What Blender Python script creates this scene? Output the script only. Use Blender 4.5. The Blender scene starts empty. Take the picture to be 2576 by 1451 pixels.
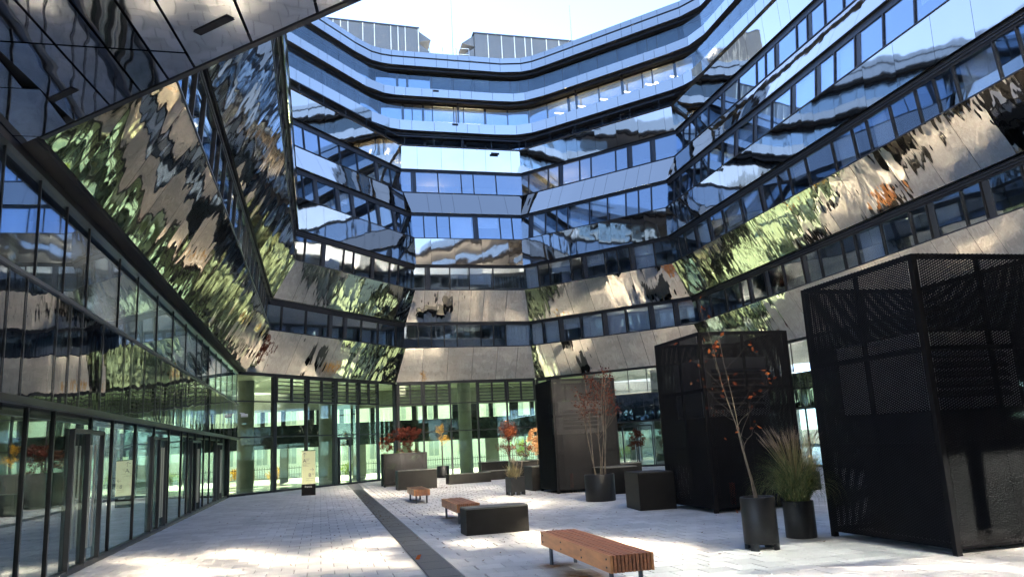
import bpy, math, random
from mathutils import Vector, Matrix, noise
R_ = math.radians
random.seed(7)
sc = bpy.context.scene
col = sc.collection

# ------------------------------------------------------------------ camera, sky, sun, exposure
CAM_H, F_PX, ROLL, PITCH, YAW = 1.75, 1956.9, R_(3.05), R_(11.181), R_(14.155)
zc = Vector((-math.sin(ROLL) * math.cos(PITCH), -math.cos(ROLL) * math.cos(PITCH), math.sin(PITCH)))
fw = Vector((0, 0, 1)); hh = (fw - zc * fw.dot(zc)).normalized(); rr = hh.cross(zc)
yc = hh * math.cos(YAW) - rr * math.sin(YAW); xc = yc.cross(zc)
cam = bpy.data.cameras.new('camera'); cam.sensor_width = 36; cam.lens = F_PX / 2576 * 36
cam.clip_start = .05; cam.clip_end = 2000
co = bpy.data.objects.new('camera', cam); col.objects.link(co)
co.matrix_world = Matrix(((xc[0], -xc[1], -xc[2], 0), (yc[0], -yc[1], -yc[2], 0), (zc[0], -zc[1], -zc[2], CAM_H), (0, 0, 0, 1)))
sc.camera = co
SUN_EL = R_(30.0); SDX, SDY = -.08, -.9968        # light travels towards the viewer
w = bpy.data.worlds.new('World'); sc.world = w; w.use_nodes = True
nt = w.node_tree; bg = nt.nodes['Background']
sky = nt.nodes.new('ShaderNodeTexSky'); sky.sky_type = 'NISHITA'; sky.sun_disc = False
sky.sun_elevation = SUN_EL; sky.sun_rotation = math.atan2(-SDX, -SDY)
sky.altitude = 1500; sky.air_density = .45; sky.dust_density = .03; sky.ozone_density = .5
nt.links.new(sky.outputs[0], bg.inputs[0]); bg.inputs[1].default_value = .085
sl = bpy.data.lights.new('sun', 'SUN'); sl.energy = 5.0; sl.angle = R_(.6); sl.color = (1, .90, .75)
so = bpy.data.objects.new('sun', sl); col.objects.link(so)
so.rotation_euler = Vector((SDX * math.cos(SUN_EL), SDY * math.cos(SUN_EL), -math.sin(SUN_EL))).to_track_quat('-Z', 'Y').to_euler()
vs = sc.view_settings; vs.view_transform = 'Standard'; vs.look = 'None'; vs.gamma = 1; vs.exposure = 3.62
cy = sc.cycles
cy.max_bounces = 9; cy.glossy_bounces = 7; cy.transparent_max_bounces = 14; cy.diffuse_bounces = 3
cy.use_guiding = True; cy.use_surface_guiding = True; cy.use_volume_guiding = False; cy.guiding_training_samples = 64
cy.caustics_reflective = True; cy.blur_glossy = .12; cy.caustics_refractive = False; cy.use_denoising = True
cy.sample_clamp_indirect = 20

# ------------------------------------------------------------------ helpers
def new_mat(name):
    m = bpy.data.materials.new(name); m.use_nodes = True
    n = m.node_tree.nodes; n.clear()
    out = n.new('ShaderNodeOutputMaterial')
    return m, m.node_tree, n, out

def pbr(name, c, rough=.5, metal=0., spec=.5, noise_amt=0., noise_scale=4., bump=0., bump_scale=40., rand=0., coat=0., vec='Object', stretch=(1, 1, 1), c2=None):
    m, t, n, out = new_mat(name)
    b = n.new('ShaderNodeBsdfPrincipled'); t.links.new(b.outputs[0], out.inputs[0])
    b.inputs['Base Color'].default_value = (*c, 1); b.inputs['Roughness'].default_value = rough
    b.inputs['Metallic'].default_value = metal; b.inputs['Specular IOR Level'].default_value = spec
    b.inputs['Coat Weight'].default_value = coat; b.inputs['Coat Roughness'].default_value = .05
    tc = n.new('ShaderNodeTexCoord'); mp = n.new('ShaderNodeMapping'); mp.inputs['Scale'].default_value = stretch
    t.links.new(tc.outputs[vec], mp.inputs[0])
    if noise_amt or rand or c2:
        nz = n.new('ShaderNodeTexNoise'); nz.inputs['Scale'].default_value = noise_scale; nz.inputs['Detail'].default_value = 5
        t.links.new(mp.outputs[0], nz.inputs[0])
        mx = n.new('ShaderNodeMix'); mx.data_type = 'RGBA'
        d = c2 or tuple(v * (1 - noise_amt) for v in c)
        mx.inputs[6].default_value = (*c, 1); mx.inputs[7].default_value = (*d, 1)
        rp = n.new('ShaderNodeMapRange'); rp.inputs[1].default_value = .35; rp.inputs[2].default_value = .65
        t.links.new(nz.outputs[0], rp.inputs[0]); t.links.new(rp.outputs[0], mx.inputs[0])
        last = mx.outputs[2]
        if rand:
            oi = n.new('ShaderNodeObjectInfo'); hs = n.new('ShaderNodeHueSaturation')
            mr = n.new('ShaderNodeMapRange'); mr.inputs[3].default_value = 1 - rand; mr.inputs[4].default_value = 1 + rand
            t.links.new(oi.outputs['Random'], mr.inputs[0]); t.links.new(mr.outputs[0], hs.inputs['Value'])
            t.links.new(last, hs.inputs['Color']); last = hs.outputs[0]
        t.links.new(last, b.inputs['Base Color'])
    if bump:
        nb = n.new('ShaderNodeTexNoise'); nb.inputs['Scale'].default_value = bump_scale; nb.inputs['Detail'].default_value = 4
        t.links.new(mp.outputs[0], nb.inputs[0])
        bp = n.new('ShaderNodeBump'); bp.inputs['Distance'].default_value = bump
        t.links.new(nb.outputs[0], bp.inputs['Height']); t.links.new(bp.outputs[0], b.inputs['Normal'])
    return m

def wavy(n, t, dist, scale, stretch=(1, 1), dist2=0, scale2=4):
    """oil-canning of a sheet: bump from noise on the panel's own UV (metres), shifted per object"""
    uv = n.new('ShaderNodeUVMap'); oi = n.new('ShaderNodeObjectInfo')
    mu = n.new('ShaderNodeMath'); mu.operation = 'MULTIPLY'; mu.inputs[1].default_value = 173.
    cb = n.new('ShaderNodeCombineXYZ'); ad = n.new('ShaderNodeVectorMath'); mp = n.new('ShaderNodeMapping')
    mp.inputs['Scale'].default_value = (stretch[0], stretch[1], 1)
    t.links.new(oi.outputs['Random'], mu.inputs[0]); t.links.new(mu.outputs[0], cb.inputs[2])
    t.links.new(uv.outputs[0], mp.inputs[0]); t.links.new(mp.outputs[0], ad.inputs[0]); t.links.new(cb.outputs[0], ad.inputs[1])
    nz = n.new('ShaderNodeTexNoise'); nz.inputs['Scale'].default_value = scale; nz.inputs['Detail'].default_value = .6; nz.inputs['Distortion'].default_value = .25
    t.links.new(ad.outputs[0], nz.inputs[0])
    bp = n.new('ShaderNodeBump'); bp.inputs['Distance'].default_value = dist
    t.links.new(nz.outputs[0], bp.inputs['Height'])
    if dist2:
        n2 = n.new('ShaderNodeTexNoise'); n2.inputs['Scale'].default_value = scale2; n2.inputs['Detail'].default_value = 1
        t.links.new(ad.outputs[0], n2.inputs[0])
        b2 = n.new('ShaderNodeBump'); b2.inputs['Distance'].default_value = dist2
        t.links.new(n2.outputs[0], b2.inputs['Height']); t.links.new(bp.outputs[0], b2.inputs['Normal'])
        return b2.outputs[0]
    return bp.outputs[0]

def mirror(name, c, rough, dist, scale, stretch=(1, 1), dist2=0, scale2=4):
    m, t, n, out = new_mat(name)
    g = n.new('ShaderNodeBsdfPrincipled'); g.inputs['Metallic'].default_value = 1
    g.inputs['Base Color'].default_value = (*c, 1); g.inputs['Roughness'].default_value = rough
    t.links.new(wavy(n, t, dist, scale, stretch, dist2, scale2), g.inputs['Normal'])
    t.links.new(g.outputs[0], out.inputs[0])
    return m

def glass(name, tint, refl, base, dist=.004, scale=.8):
    m, t, n, out = new_mat(name)
    tr = n.new('ShaderNodeBsdfTransparent'); tr.inputs[0].default_value = (*tint, 1)
    gl = n.new('ShaderNodeBsdfGlossy'); gl.inputs[0].default_value = (*refl, 1); gl.inputs['Roughness'].default_value = 0.0
    if dist: t.links.new(wavy(n, t, dist, scale), gl.inputs['Normal'])
    ge = n.new('ShaderNodeNewGeometry'); dp = n.new('ShaderNodeVectorMath'); dp.operation = 'DOT_PRODUCT'      # Schlick, the same from both faces
    t.links.new(ge.outputs['Incoming'], dp.inputs[0]); t.links.new(ge.outputs['Normal'], dp.inputs[1])
    ab = n.new('ShaderNodeMath'); ab.operation = 'ABSOLUTE'; t.links.new(dp.outputs['Value'], ab.inputs[0])
    su = n.new('ShaderNodeMath'); su.operation = 'SUBTRACT'; su.inputs[0].default_value = 1; t.links.new(ab.outputs[0], su.inputs[1])
    fr = n.new('ShaderNodeMath'); fr.operation = 'POWER'; fr.inputs[1].default_value = 4.0; t.links.new(su.outputs[0], fr.inputs[0])
    mr = n.new('ShaderNodeMapRange'); mr.inputs[3].default_value = base; mr.inputs[4].default_value = 1
    mx = n.new('ShaderNodeMixShader')
    t.links.new(fr.outputs[0], mr.inputs[0]); t.links.new(mr.outputs[0], mx.inputs[0])
    t.links.new(tr.outputs[0], mx.inputs[1]); t.links.new(gl.outputs[0], mx.inputs[2]); t.links.new(mx.outputs[0], out.inputs[0])
    return m

def emit(name, c, s):
    m, t, n, out = new_mat(name)
    e = n.new('ShaderNodeEmission'); e.inputs[0].default_value = (*c, 1); e.inputs[1].default_value = s
    t.links.new(e.outputs[0], out.inputs[0]); return m

def leafmat(name, c, c2):
    m, t, n, out = new_mat(name)
    b = n.new('ShaderNodeBsdfDiffuse'); tl = n.new('ShaderNodeBsdfTranslucent'); mx = n.new('ShaderNodeMixShader'); mx.inputs[0].default_value = .35
    geo = n.new('ShaderNodeNewGeometry'); cm = n.new('ShaderNodeMix'); cm.data_type = 'RGBA'
    cm.inputs[6].default_value = (*c, 1); cm.inputs[7].default_value = (*c2, 1)
    t.links.new(geo.outputs['Random Per Island'], cm.inputs[0])
    for s in (b, tl): t.links.new(cm.outputs[2], s.inputs[0])
    t.links.new(b.outputs[0], mx.inputs[1]); t.links.new(tl.outputs[0], mx.inputs[2]); t.links.new(mx.outputs[0], out.inputs[0])
    return m

class MB:
    def __init__(s): s.v = []; s.f = []; s.uv = []
    def poly(s, pts, uv=None):
        i = len(s.v); s.v += [tuple(p) for p in pts]; s.f.append(tuple(range(i, i + len(pts))))
        s.uv += uv if uv else [(0, 0)] * len(pts)
    def box(s, a, b):
        x0, y0, z0 = a; x1, y1, z1 = b
        s.hexa([(x0, y0, z0), (x1, y0, z0), (x1, y1, z0), (x0, y1, z0)], [(x0, y0, z1), (x1, y0, z1), (x1, y1, z1), (x0, y1, z1)])
    def hexa(s, lo, hi):
        s.poly(lo[::-1]); s.poly(hi)
        for i in range(4):
            j = (i + 1) % 4; s.poly([lo[i], lo[j], hi[j], hi[i]])
    def slab(s, q, th):
        """quad q (bottom-left, bottom-right, top-right, top-left seen from its front), front face + thickness behind"""
        q = [Vector(p) for p in q]; n = (q[1] - q[0]).cross(q[3] - q[0]).normalized(); bk = [p - n * th for p in q]
        wd = (q[1] - q[0]).length; ht = (q[3] - q[0]).length; d = (q[1] - q[0]).normalized()
        uv = []
        for p in q:
            e = p - q[0]; u = e.dot(d); uv.append((u, (e - d * u).length))
        s.poly(q, uv); s.poly(bk[::-1])
        for i in range(4):
            j = (i + 1) % 4; s.poly([q[j], q[i], bk[i], bk[j]])
    def tube(s, pts, rads, n=8, cap=True):
        rings = []
        for k, p in enumerate(pts):
            p = Vector(p); a = Vector(pts[max(k - 1, 0)]); b = Vector(pts[min(k + 1, len(pts) - 1)])
            d = (b - a).normalized(); u = d.orthogonal().normalized() if abs(d.z) < .99 else Vector((1, 0, 0)); v = d.cross(u)
            i0 = len(s.v)
            for j in range(n):
                t = 2 * math.pi * j / n; s.v.append(tuple(p + (u * math.cos(t) + v * math.sin(t)) * rads[k]))
            rings.append(i0)
        for k in range(len(rings) - 1):
            for j in range(n):
                a, b = rings[k], rings[k + 1]; j2 = (j + 1) % n
                s.f.append((a + j, a + j2, b + j2, b + j)); s.uv += [(0, 0)] * 4
        if cap:
            s.f.append(tuple(range(rings[0], rings[0] + n))[::-1]); s.f.append(tuple(range(rings[-1], rings[-1] + n))); s.uv += [(0, 0)] * (2 * n)
    def lathe(s, prof, n=32, c=(0, 0)):
        i0 = len(s.v)
        for r, z in prof:
            for j in range(n):
                t = 2 * math.pi * j / n; s.v.append((c[0] + r * math.cos(t), c[1] + r * math.sin(t), z))
        for k in range(len(prof) - 1):
            for j in range(n):
                j2 = (j + 1) % n; a = i0 + k * n; b = a + n
                s.f.append((a + j, a + j2, b + j2, b + j)); s.uv += [(0, 0)] * 4
    def build(s, name, mat, parent=None, smooth=False):
        me = bpy.data.meshes.new(name); me.from_pydata(s.v, [], s.f)
        ul = me.uv_layers.new(name='UVMap'); flat = [c for p in s.uv for c in p]
        ul.data.foreach_set('uv', flat)
        if smooth: me.polygons.foreach_set('use_smooth', [True] * len(me.polygons))
        me.materials.append(mat); me.update()
        o = bpy.data.objects.new(name, me); col.objects.link(o)
        if parent: o.parent = parent
        return o

def tag(o, label, cat, group=None, kind=None):
    if label: o['label'] = label
    if cat: o['category'] = cat
    if group: o['group'] = group
    if kind: o['kind'] = kind
    return o
def empty(name, loc=(0, 0, 0), rz=0):
    o = bpy.data.objects.new(name, None); col.objects.link(o); o.location = loc; o.rotation_euler = (0, 0, rz); return o
def struct(o): o['kind'] = 'structure'; return o
def stuff(o): o['kind'] = 'stuff'; return o
def link_mesh(name, me, parent=None, loc=(0, 0, 0), rz=0):
    o = bpy.data.objects.new(name, me); col.objects.link(o); o.location = loc; o.rotation_euler = (0, 0, rz)
    if parent: o.parent = parent
    return o
def copy_tree(o, parent=None):
    c = o.copy(); col.objects.link(c)
    if parent: c.parent = parent
    for ch in [x for x in bpy.data.objects if x.parent == o]: copy_tree(ch, c)
    return c
def text_poly(mb, txt, size, at, ux, uz, th=.0):
    """letters as flat faces: at = lower-left corner, ux / uz = right and up"""
    cu = bpy.data.curves.new('t', 'FONT'); cu.body = txt; cu.size = size; cu.resolution_u = 3
    ob = bpy.data.objects.new('t', cu); col.objects.link(ob)
    dg = bpy.context.evaluated_depsgraph_get(); me = bpy.data.meshes.new_from_object(ob.evaluated_get(dg))
    at, ux, uz = Vector(at), Vector(ux), Vector(uz)
    i = len(mb.v)
    mb.v += [tuple(at + ux * v.co.x + uz * v.co.y) for v in me.vertices]
    for p in me.polygons: mb.f.append(tuple(i + k for k in p.vertices)); mb.uv += [(0, 0)] * len(p.vertices)
    bpy.data.objects.remove(ob); bpy.data.curves.remove(cu); bpy.data.meshes.remove(me)

# ------------------------------------------------------------------ materials
M = {}
M['mirror'] = mirror('mirror_steel', (.80, .72, .60), .03, .055, .5, (1.5, .6), .007, 2.4)
M['fin_mirror'] = mirror('added_fin_steel', (.46, .43, .37), .10, .010, 1.1, (1, 1))  # finish of the added fins that bounce sun onto the paving
M['mirror_dim'] = mirror('dark_mirror_steel', (.24, .24, .24), .03, .03, .5)  # darkened steel for unseen near bands, keeps bounced sun off the foreground
M['mirror_near'] = mirror('mirror_steel_satin', (.90, .89, .87), .30, .03, .6, (1.5, .6))  # satin, brighter steel on unseen near bands, set to spread bounced sun
M['mirror_l'] = mirror('mirror_steel_rippled', (.74, .68, .58), .025, .07, .5, (1.2, .75), .006, 1.7)
M['ceiling'] = mirror('polished_ceiling', (.5, .51, .53), .03, .02, .6, (1, .6), .004, 2.5)
M['mirror_flat'] = mirror('mirror_steel_calm', (.66, .60, .53), .035, .022, .5, (1.2, .7), .0016, 2.0)
M['fascia_mirror'] = mirror('canopy_mirror', (.40, .43, .46), .02, .018, .7, (1.4, .6), .002, 3)
M['glass'] = glass('office_glass', (.92, .95, .97), (.72, .85, .99), .30, .006, .5)
M['lobby'] = glass('lobby_glass', (.82, .89, .77), (.8, .88, .84), .08, .004, .5)
M['lobby_side'] = glass('side_glass', (.50, .56, .53), (.85, .92, .95), .18, .008, .5)
M['outer_glass'] = glass('green_outer_glass', (.84, .925, .86), (.75, .88, .8), .04, 0)
M['rail'] = glass('railing_glass', (.90, .96, .98), (.8, .92, 1.0), .06, .002, .6)
M['black'] = pbr('black_steel', (.008, .008, .0095), .55, 0, .08, .3, 3, .0006, 60)
M['frame'] = pbr('black_frame', (.016, .017, .021), .35, .2)
M['frame_grey'] = pbr('grey_jamb', (.045, .05, .06), .4, .2)
M['back'] = pbr('dark_backing', (.012, .012, .014), .8)
M['inside'] = pbr('office_interior', (.34, .35, .36), .8)
M['concrete'] = pbr('lobby_concrete', (.27, .28, .24), .75, 0, .4, .3, 1.2, .002, 15)
M['lobby_dark'] = pbr('dark_glossy_wall', (.022, .026, .028), .12, 0, .8, .3, 2)
M['lobby_floor'] = pbr('lobby_floor', (.30, .30, .28), .18, 0, .5, .2, 1)
M['lobby_ceiling'] = pbr('lobby_ceiling', (.34, .36, .27), .6, 0, .4, .25, .7)
M['fascia'] = mirror('pale_fascia', (.54, .53, .50), .06, .006, .6)
M['soffit'] = pbr('balcony_soffit', (.17, .155, .14), .35, .4, .5, .3, 2)
M['blind'] = pbr('white_blind', (.84, .87, .90), .7, 0, .3, .05, 1)
M['blind_dark'] = pbr('slate_blind', (.06, .09, .13), .45, .2)
M['steelrail'] = pbr('steel_rail', (.55, .57, .58), .3, .8)
M['plant'] = pbr('grey_cladding', (.15, .155, .16), .5, .1, .5, .1, .5, 0, 1, .04)
def paver_mat():
    m, t, n, out = new_mat('concrete_paver')
    b = n.new('ShaderNodeBsdfPrincipled'); b.inputs['Roughness'].default_value = .72; b.inputs['Specular IOR Level'].default_value = .35; t.links.new(b.outputs[0], out.inputs[0])
    g = n.new('ShaderNodeNewGeometry'); oi = n.new('ShaderNodeObjectInfo')
    ad = n.new('ShaderNodeMath'); ad.operation = 'ADD'; t.links.new(g.outputs['Random Per Island'], ad.inputs[0]); t.links.new(oi.outputs['Random'], ad.inputs[1])
    fr = n.new('ShaderNodeMath'); fr.operation = 'FRACT'; t.links.new(ad.outputs[0], fr.inputs[0])
    rp = n.new('ShaderNodeValToRGB'); e = rp.color_ramp.elements
    e[0].color = (.49, .485, .475, 1); e[1].color = (.57, .565, .555, 1); x = rp.color_ramp.elements.new(.12); x.color = (.44, .435, .43, 1); e[0].position = 0; t.links.new(fr.outputs[0], rp.inputs[0])
    def nz(sc_, lo, hi, d0, d1, det=5):
        k = n.new('ShaderNodeTexNoise'); k.inputs['Scale'].default_value = sc_; k.inputs['Detail'].default_value = det; t.links.new(g.outputs['Position'], k.inputs[0])
        mr = n.new('ShaderNodeMapRange'); mr.inputs[1].default_value = lo; mr.inputs[2].default_value = hi; mr.inputs[3].default_value = d0; mr.inputs[4].default_value = d1; t.links.new(k.outputs[0], mr.inputs[0]); return mr.outputs[0], k.outputs[0]
    def mul(c, f):
        v = n.new('ShaderNodeVectorMath'); v.operation = 'SCALE'; t.links.new(c, v.inputs[0]); t.links.new(f, v.inputs['Scale']); return v.outputs[0]
    c = mul(rp.outputs[0], nz(.35, .35, .65, .84, 1.06)[0]); c = mul(c, nz(2.3, .56, .72, 1., .80)[0]); f3, raw = nz(70, .3, .7, .88, 1.08, 3); c = mul(c, f3)
    t.links.new(c, b.inputs['Base Color'])
    bp = n.new('ShaderNodeBump'); bp.inputs['Distance'].default_value = .0012; t.links.new(raw, bp.inputs['Height']); t.links.new(bp.outputs[0], b.inputs['Normal'])
    return m
M['paver'] = paver_mat()
M['paver_joint'] = pbr('joint_sand', (.20, .20, .20), .95)
M['drain'] = pbr('drain_grate', (.085, .088, .09), .55, .3, .5, .35, 60, .004, 140, .12)
M['asphalt'] = pbr('street_asphalt', (.22, .22, .22), .9, 0, .3, .3, .6)
M['pot'] = pbr('black_planter', (.012, .013, .015), .42, 0, .25, .25, 5, .0008, 80)
M['block'] = pbr('black_block', (.010, .0098, .0098), .5, 0, .15, .35, 3, .001, 70)
M['blocktop'] = pbr('grey_block_top', (.06, .063, .055), .5, 0, .5, .3, 3)
M['wood'] = pbr('bench_wood', (.30, .12, .055), .45, 0, .5, .45, 3, .0012, 14, .18, .1, 'Object', (14, 1.2, 14))
M['wood_sunlit'] = pbr('bench_side_sunlit', (.44, .19, .07), .4, 0, .5, .35, 2.5, .0008, 14, .1, .1, 'Object', (10, 1.2, 6))  # more orange than the slats: golden light on the side put into the colour
M['soil'] = pbr('soil', (.05, .035, .025), .95, 0, .2, .4, 20, .01, 30)
M['bark'] = pbr('pale_bark', (.16, .13, .10), .8, 0, .3, .4, 14)
M['bark_dark'] = pbr('dark_bark', (.06, .05, .042), .85, 0, .3, .4, 14)
M['grass'] = leafmat('grass_blade', (.045, .085, .035), (.17, .17, .08))
M['straw'] = leafmat('dry_grass', (.30, .24, .14), (.22, .20, .10))
M['plume'] = leafmat('grass_plume', (.40, .32, .26), (.30, .24, .20))
M['red'] = leafmat('red_leaf', (.065, .015, .015), (.11, .032, .02))
M['redorange'] = leafmat('ember_leaf', (.15, .042, .02), (.085, .022, .016))
M['orange'] = leafmat('orange_leaf', (.42, .12, .035), (.26, .065, .03))
M['yellow'] = leafmat('yellow_leaf', (.60, .33, .04), (.45, .22, .03))
M['pink'] = leafmat('peach_leaf', (.75, .40, .16), (.62, .28, .14))
M['green'] = leafmat('green_leaf', (.06, .12, .03), (.12, .17, .04))
M['lime'] = leafmat('lime_leaf', (.32, .36, .06), (.22, .30, .05))
M['dead'] = leafmat('fallen_leaf', (.16, .075, .035), (.07, .04, .025))
M['sign'] = pbr('pale_sign', (.84, .87, .52), .35, 0, .5)
M['ink'] = pbr('sign_ink', (.10, .11, .07), .6)
M['white'] = pbr('white_print', (.75, .75, .75), .5)
M['lamp'] = emit('lamp_glow', (1, .72, .36), 2.2)
M['street_wall'] = pbr('pale_render', (.80, .79, .70), .8, 0, .3, .12, .4)
M['street_wall2'] = pbr('cream_render', (.78, .79, .74), .8, 0, .3, .12, .4)
M['street_trim'] = pbr('stone_trim', (.70, .69, .62), .7)
M['street_glass'] = pbr('street_window', (.34, .38, .36), .15, 0, .5)
M['ac'] = pbr('grey_ac_casing', (.62, .63, .65), .45, .2, .5, .1, 3)
M['orange_paint'] = pbr('orange_paint', (.65, .09, .02), .5)

# ------------------------------------------------------------------ the courtyard plan
P = [(-3.3, 10.05), (-3.408, 38.949), (4.492, 47.80), (13.32, 47.985), (21.172, 39.355), (20.77, 9.9), (13.2, 2.15), (4.6, 2.15)]
P = [Vector(p) for p in P]
NS = 8
L_, BL, CC, BR, RR, NR, NN, NL = range(8)
DIR = [(P[(i + 1) % NS] - P[i]).normalized() for i in range(NS)]
NRM = [Vector((d.y, -d.x)) for d in DIR]                 # towards the courtyard
def corner(i, s):
    """corner i (start of side i) of the outline moved s metres into the courtyard"""
    a, b = (i - 1) % NS, i % NS
    n1, n2, p = NRM[a], NRM[b], P[b]
    c1, c2 = s + n1.dot(p), s + n2.dot(p)
    det = n1.x * n2.y - n1.y * n2.x
    return Vector(((c1 * n2.y - c2 * n1.y) / det, (n1.x * c2 - n2.x * c1) / det))
def uof(i, p): return (p - P[i]).dot(DIR[i])
def pt(i, u, s, z):
    q = P[i] + DIR[i] * u + NRM[i] * s; return Vector((q.x, q.y, z))
def span(i, s): return uof(i, corner(i, s)), uof(i, corner(i + 1, s))
PROF = [(0, 5.7), (1.11, 7.63), (1.22, 9.17), (2.28, 10.96), (2.43, 12.49), (2.38, 14.14), (2.16, 15.82), (1.31, 17.38), (1.14, 18.99), (1.20, 20.54)]

building = tag(empty('office_building'), 'courtyard office block with wavy mirror bands, blue glass and pale balconies on top', 'building')

def cuts(a, b, pattern, seed):
    """joint positions strictly inside (a, b)"""
    r = random.Random(seed); u = a + r.uniform(.5, 1.1); out = []
    while u < b - .45:
        out.append(u); u += r.choice(pattern)
    return out

def quad(i, u0b, u1b, u0t, u1t, sb, zb, st, zt):
    # interior lies to the right of the walking direction: seen from the courtyard the walk runs right to left
    return [pt(i, u0b, sb, zb), pt(i, u1b, sb, zb), pt(i, u1t, st, zt), pt(i, u0t, st, zt)]

def band(i, sb, zb, st, zt, pattern, seed, mat, each=True, name='spandrel_band', piece='mirror_panel', gap=.014, ulim=None):
    b0, b1 = span(i, sb); t0, t1 = span(i, st)
    lo, hi = max(b0, t0), min(b1, t1)
    if ulim: lo, hi = max(lo, ulim[0]), min(hi, ulim[1]); b0 = t0 = max(b0, ulim[0]); b1 = t1 = min(b1, ulim[1])
    cs = cuts(lo, hi, pattern, seed)
    bb = MB(); bb.slab(quad(i, b0, b1, t0, t1, sb - .05, zb, st - .05, zt), .08)
    bo = bb.build(name, M['back'], building)
    us = [None] + cs + [None]
    jm = MB()
    for k in range(len(us) - 1):
        ub0 = b0 if us[k] is None else us[k] + gap / 2; ut0 = t0 if us[k] is None else us[k] + gap / 2
        ub1 = b1 if us[k + 1] is None else us[k + 1] - gap / 2; ut1 = t1 if us[k + 1] is None else us[k + 1] - gap / 2
        q = quad(i, ub0, ub1, ut0, ut1, sb, zb + .012, st, zt - .012)
        if each:
            m_ = MB(); m_.slab(q, .03); m_.build(piece, mat, bo)
        else: jm.slab(q, .03)
    if not each: stuff(jm.build(piece, mat, bo))
    # thin bright lip along the top of the band
    e = MB(); e.slab(quad(i, t0, t1, t0, t1, st + .03, zt - .005, st + .03, zt + .03), .16); e.build('band_edge', M['frame_grey'], bo)
    return bo

PANE = [1.5, 1.5, .8, 1.7, 1.2, .8]
def window_strip(i, sb, zb, st, zt, seed, head=.26, each=True, blind_p=.25, dark_p=0., depth=3.2, mat='glass', pattern=PANE, name='window_strip', jamb_p=.3, ulim=None, rec=.16):
    sb -= rec; st -= rec
    b0, b1 = span(i, sb); t0, t1 = span(i, st); lo, hi = max(b0, t0), min(b1, t1)
    if ulim: lo, hi = max(lo, ulim[0]), min(hi, ulim[1]); b0 = t0 = max(b0, ulim[0]); b1 = t1 = min(b1, ulim[1])
    r = random.Random(seed * 31 + 5)
    cs = cuts(lo, hi, pattern, seed * 7 + 3)
    zh = zt - head
    k_h = (zh - zb) / (zt - zb); sh = sb + (st - sb) * k_h
    hm = MB(); hm.slab(quad(i, t0, t1, t0, t1, sh + .04, zh, st + .04, zt), .12)
    so_ = hm.build(name, M['frame'], building)
    for q in (.3, .62):                                    # louvre lines of the blind box
        z = zh + head * q; m_ = MB(); m_.slab(quad(i, t0, t1, t0, t1, st + .065, z, st + .065, z + .022), .03); m_.build('head_rail', M['frame_grey'], so_)
    sm = MB(); sm.slab(quad(i, b0, b1, b0, b1, sb + .05, zb, sb + .05, zb + .07), .12); sm.build('sill', M['frame'], so_)
    room = MB()
    d0, d1 = span(i, sb - depth)
    room.poly([pt(i, d0, sb - depth, zb), pt(i, d1, sb - depth, zb), pt(i, d1, sb - depth, zt), pt(i, d0, sb - depth, zt)])
    room.poly([pt(i, b0, sb - .1, zb), pt(i, b1, sb - .1, zb), pt(i, d1, sb - depth, zb), pt(i, d0, sb - depth, zb)])
    room.poly([pt(i, t0, st - .1, zt - .02), pt(i, t1, st - .1, zt - .02), pt(i, d1, sb - depth, zt - .02), pt(i, d0, sb - depth, zt - .02)])
    room.build('room', M['inside'], so_)
    us = [None] + cs + [None]; pm = MB(); mm = MB()
    for k in range(len(us) - 1):
        ub0 = b0 if us[k] is None else us[k]; ut0 = t0 if us[k] is None else us[k]
        ub1 = b1 if us[k + 1] is None else us[k + 1]; ut1 = t1 if us[k + 1] is None else us[k + 1]
        q = quad(i, ub0, ub1, ut0 + (ub0 - ut0) * (1 - k_h), ut1 + (ub1 - ut1) * (1 - k_h), sb, zb + .07, sh, zh)
        v = r.random(); wd = ub1 - ub0
        if each:
            m_ = MB(); m_.slab(q, .02)
            po = m_.build('window_pane', M['blind_dark' if v > 1 - dark_p else mat], so_)
        else: pm.slab(q, .02)
        if wd > .9 and v < blind_p and each:
            hgt = r.choice((1, 1, 1, .7, .45)); z0 = zh - (zh - zb) * hgt
            m_ = MB(); m_.slab(quad(i, ub0 + .08, ub1 - .08, ub0 + .08, ub1 - .08, sb - .18 + (sh - sb) * (1 - hgt), max(z0, zb + .08), sh - .18, zh), .01); m_.build('roller_blind', M['blind'], so_)
        if wd > 1.1 and r.random() < jamb_p and each:
            m_ = MB(); m_.slab(quad(i, ub0 + .05, ub0 + .3, ub0 + .05, ub0 + .3, sb + .012, zb + .07, sh + .012, zh), .05); m_.build('grey_jamb', M['frame_grey'], so_)
        if us[k + 1] is not None:
            u = us[k + 1]; q = quad(i, u - .03, u + .03, u - .03, u + .03, sb + .05, zb + .07, sh + .05, zh)
            if each: m_ = MB(); m_.slab(q, .12); m_.build('mullion', M['frame'], so_)
            else: mm.slab(q, .12)
    if not each:
        stuff(pm.build('window_pane', M[mat], so_)); stuff(mm.build('mullion', M['frame'], so_))
    return so_

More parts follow.
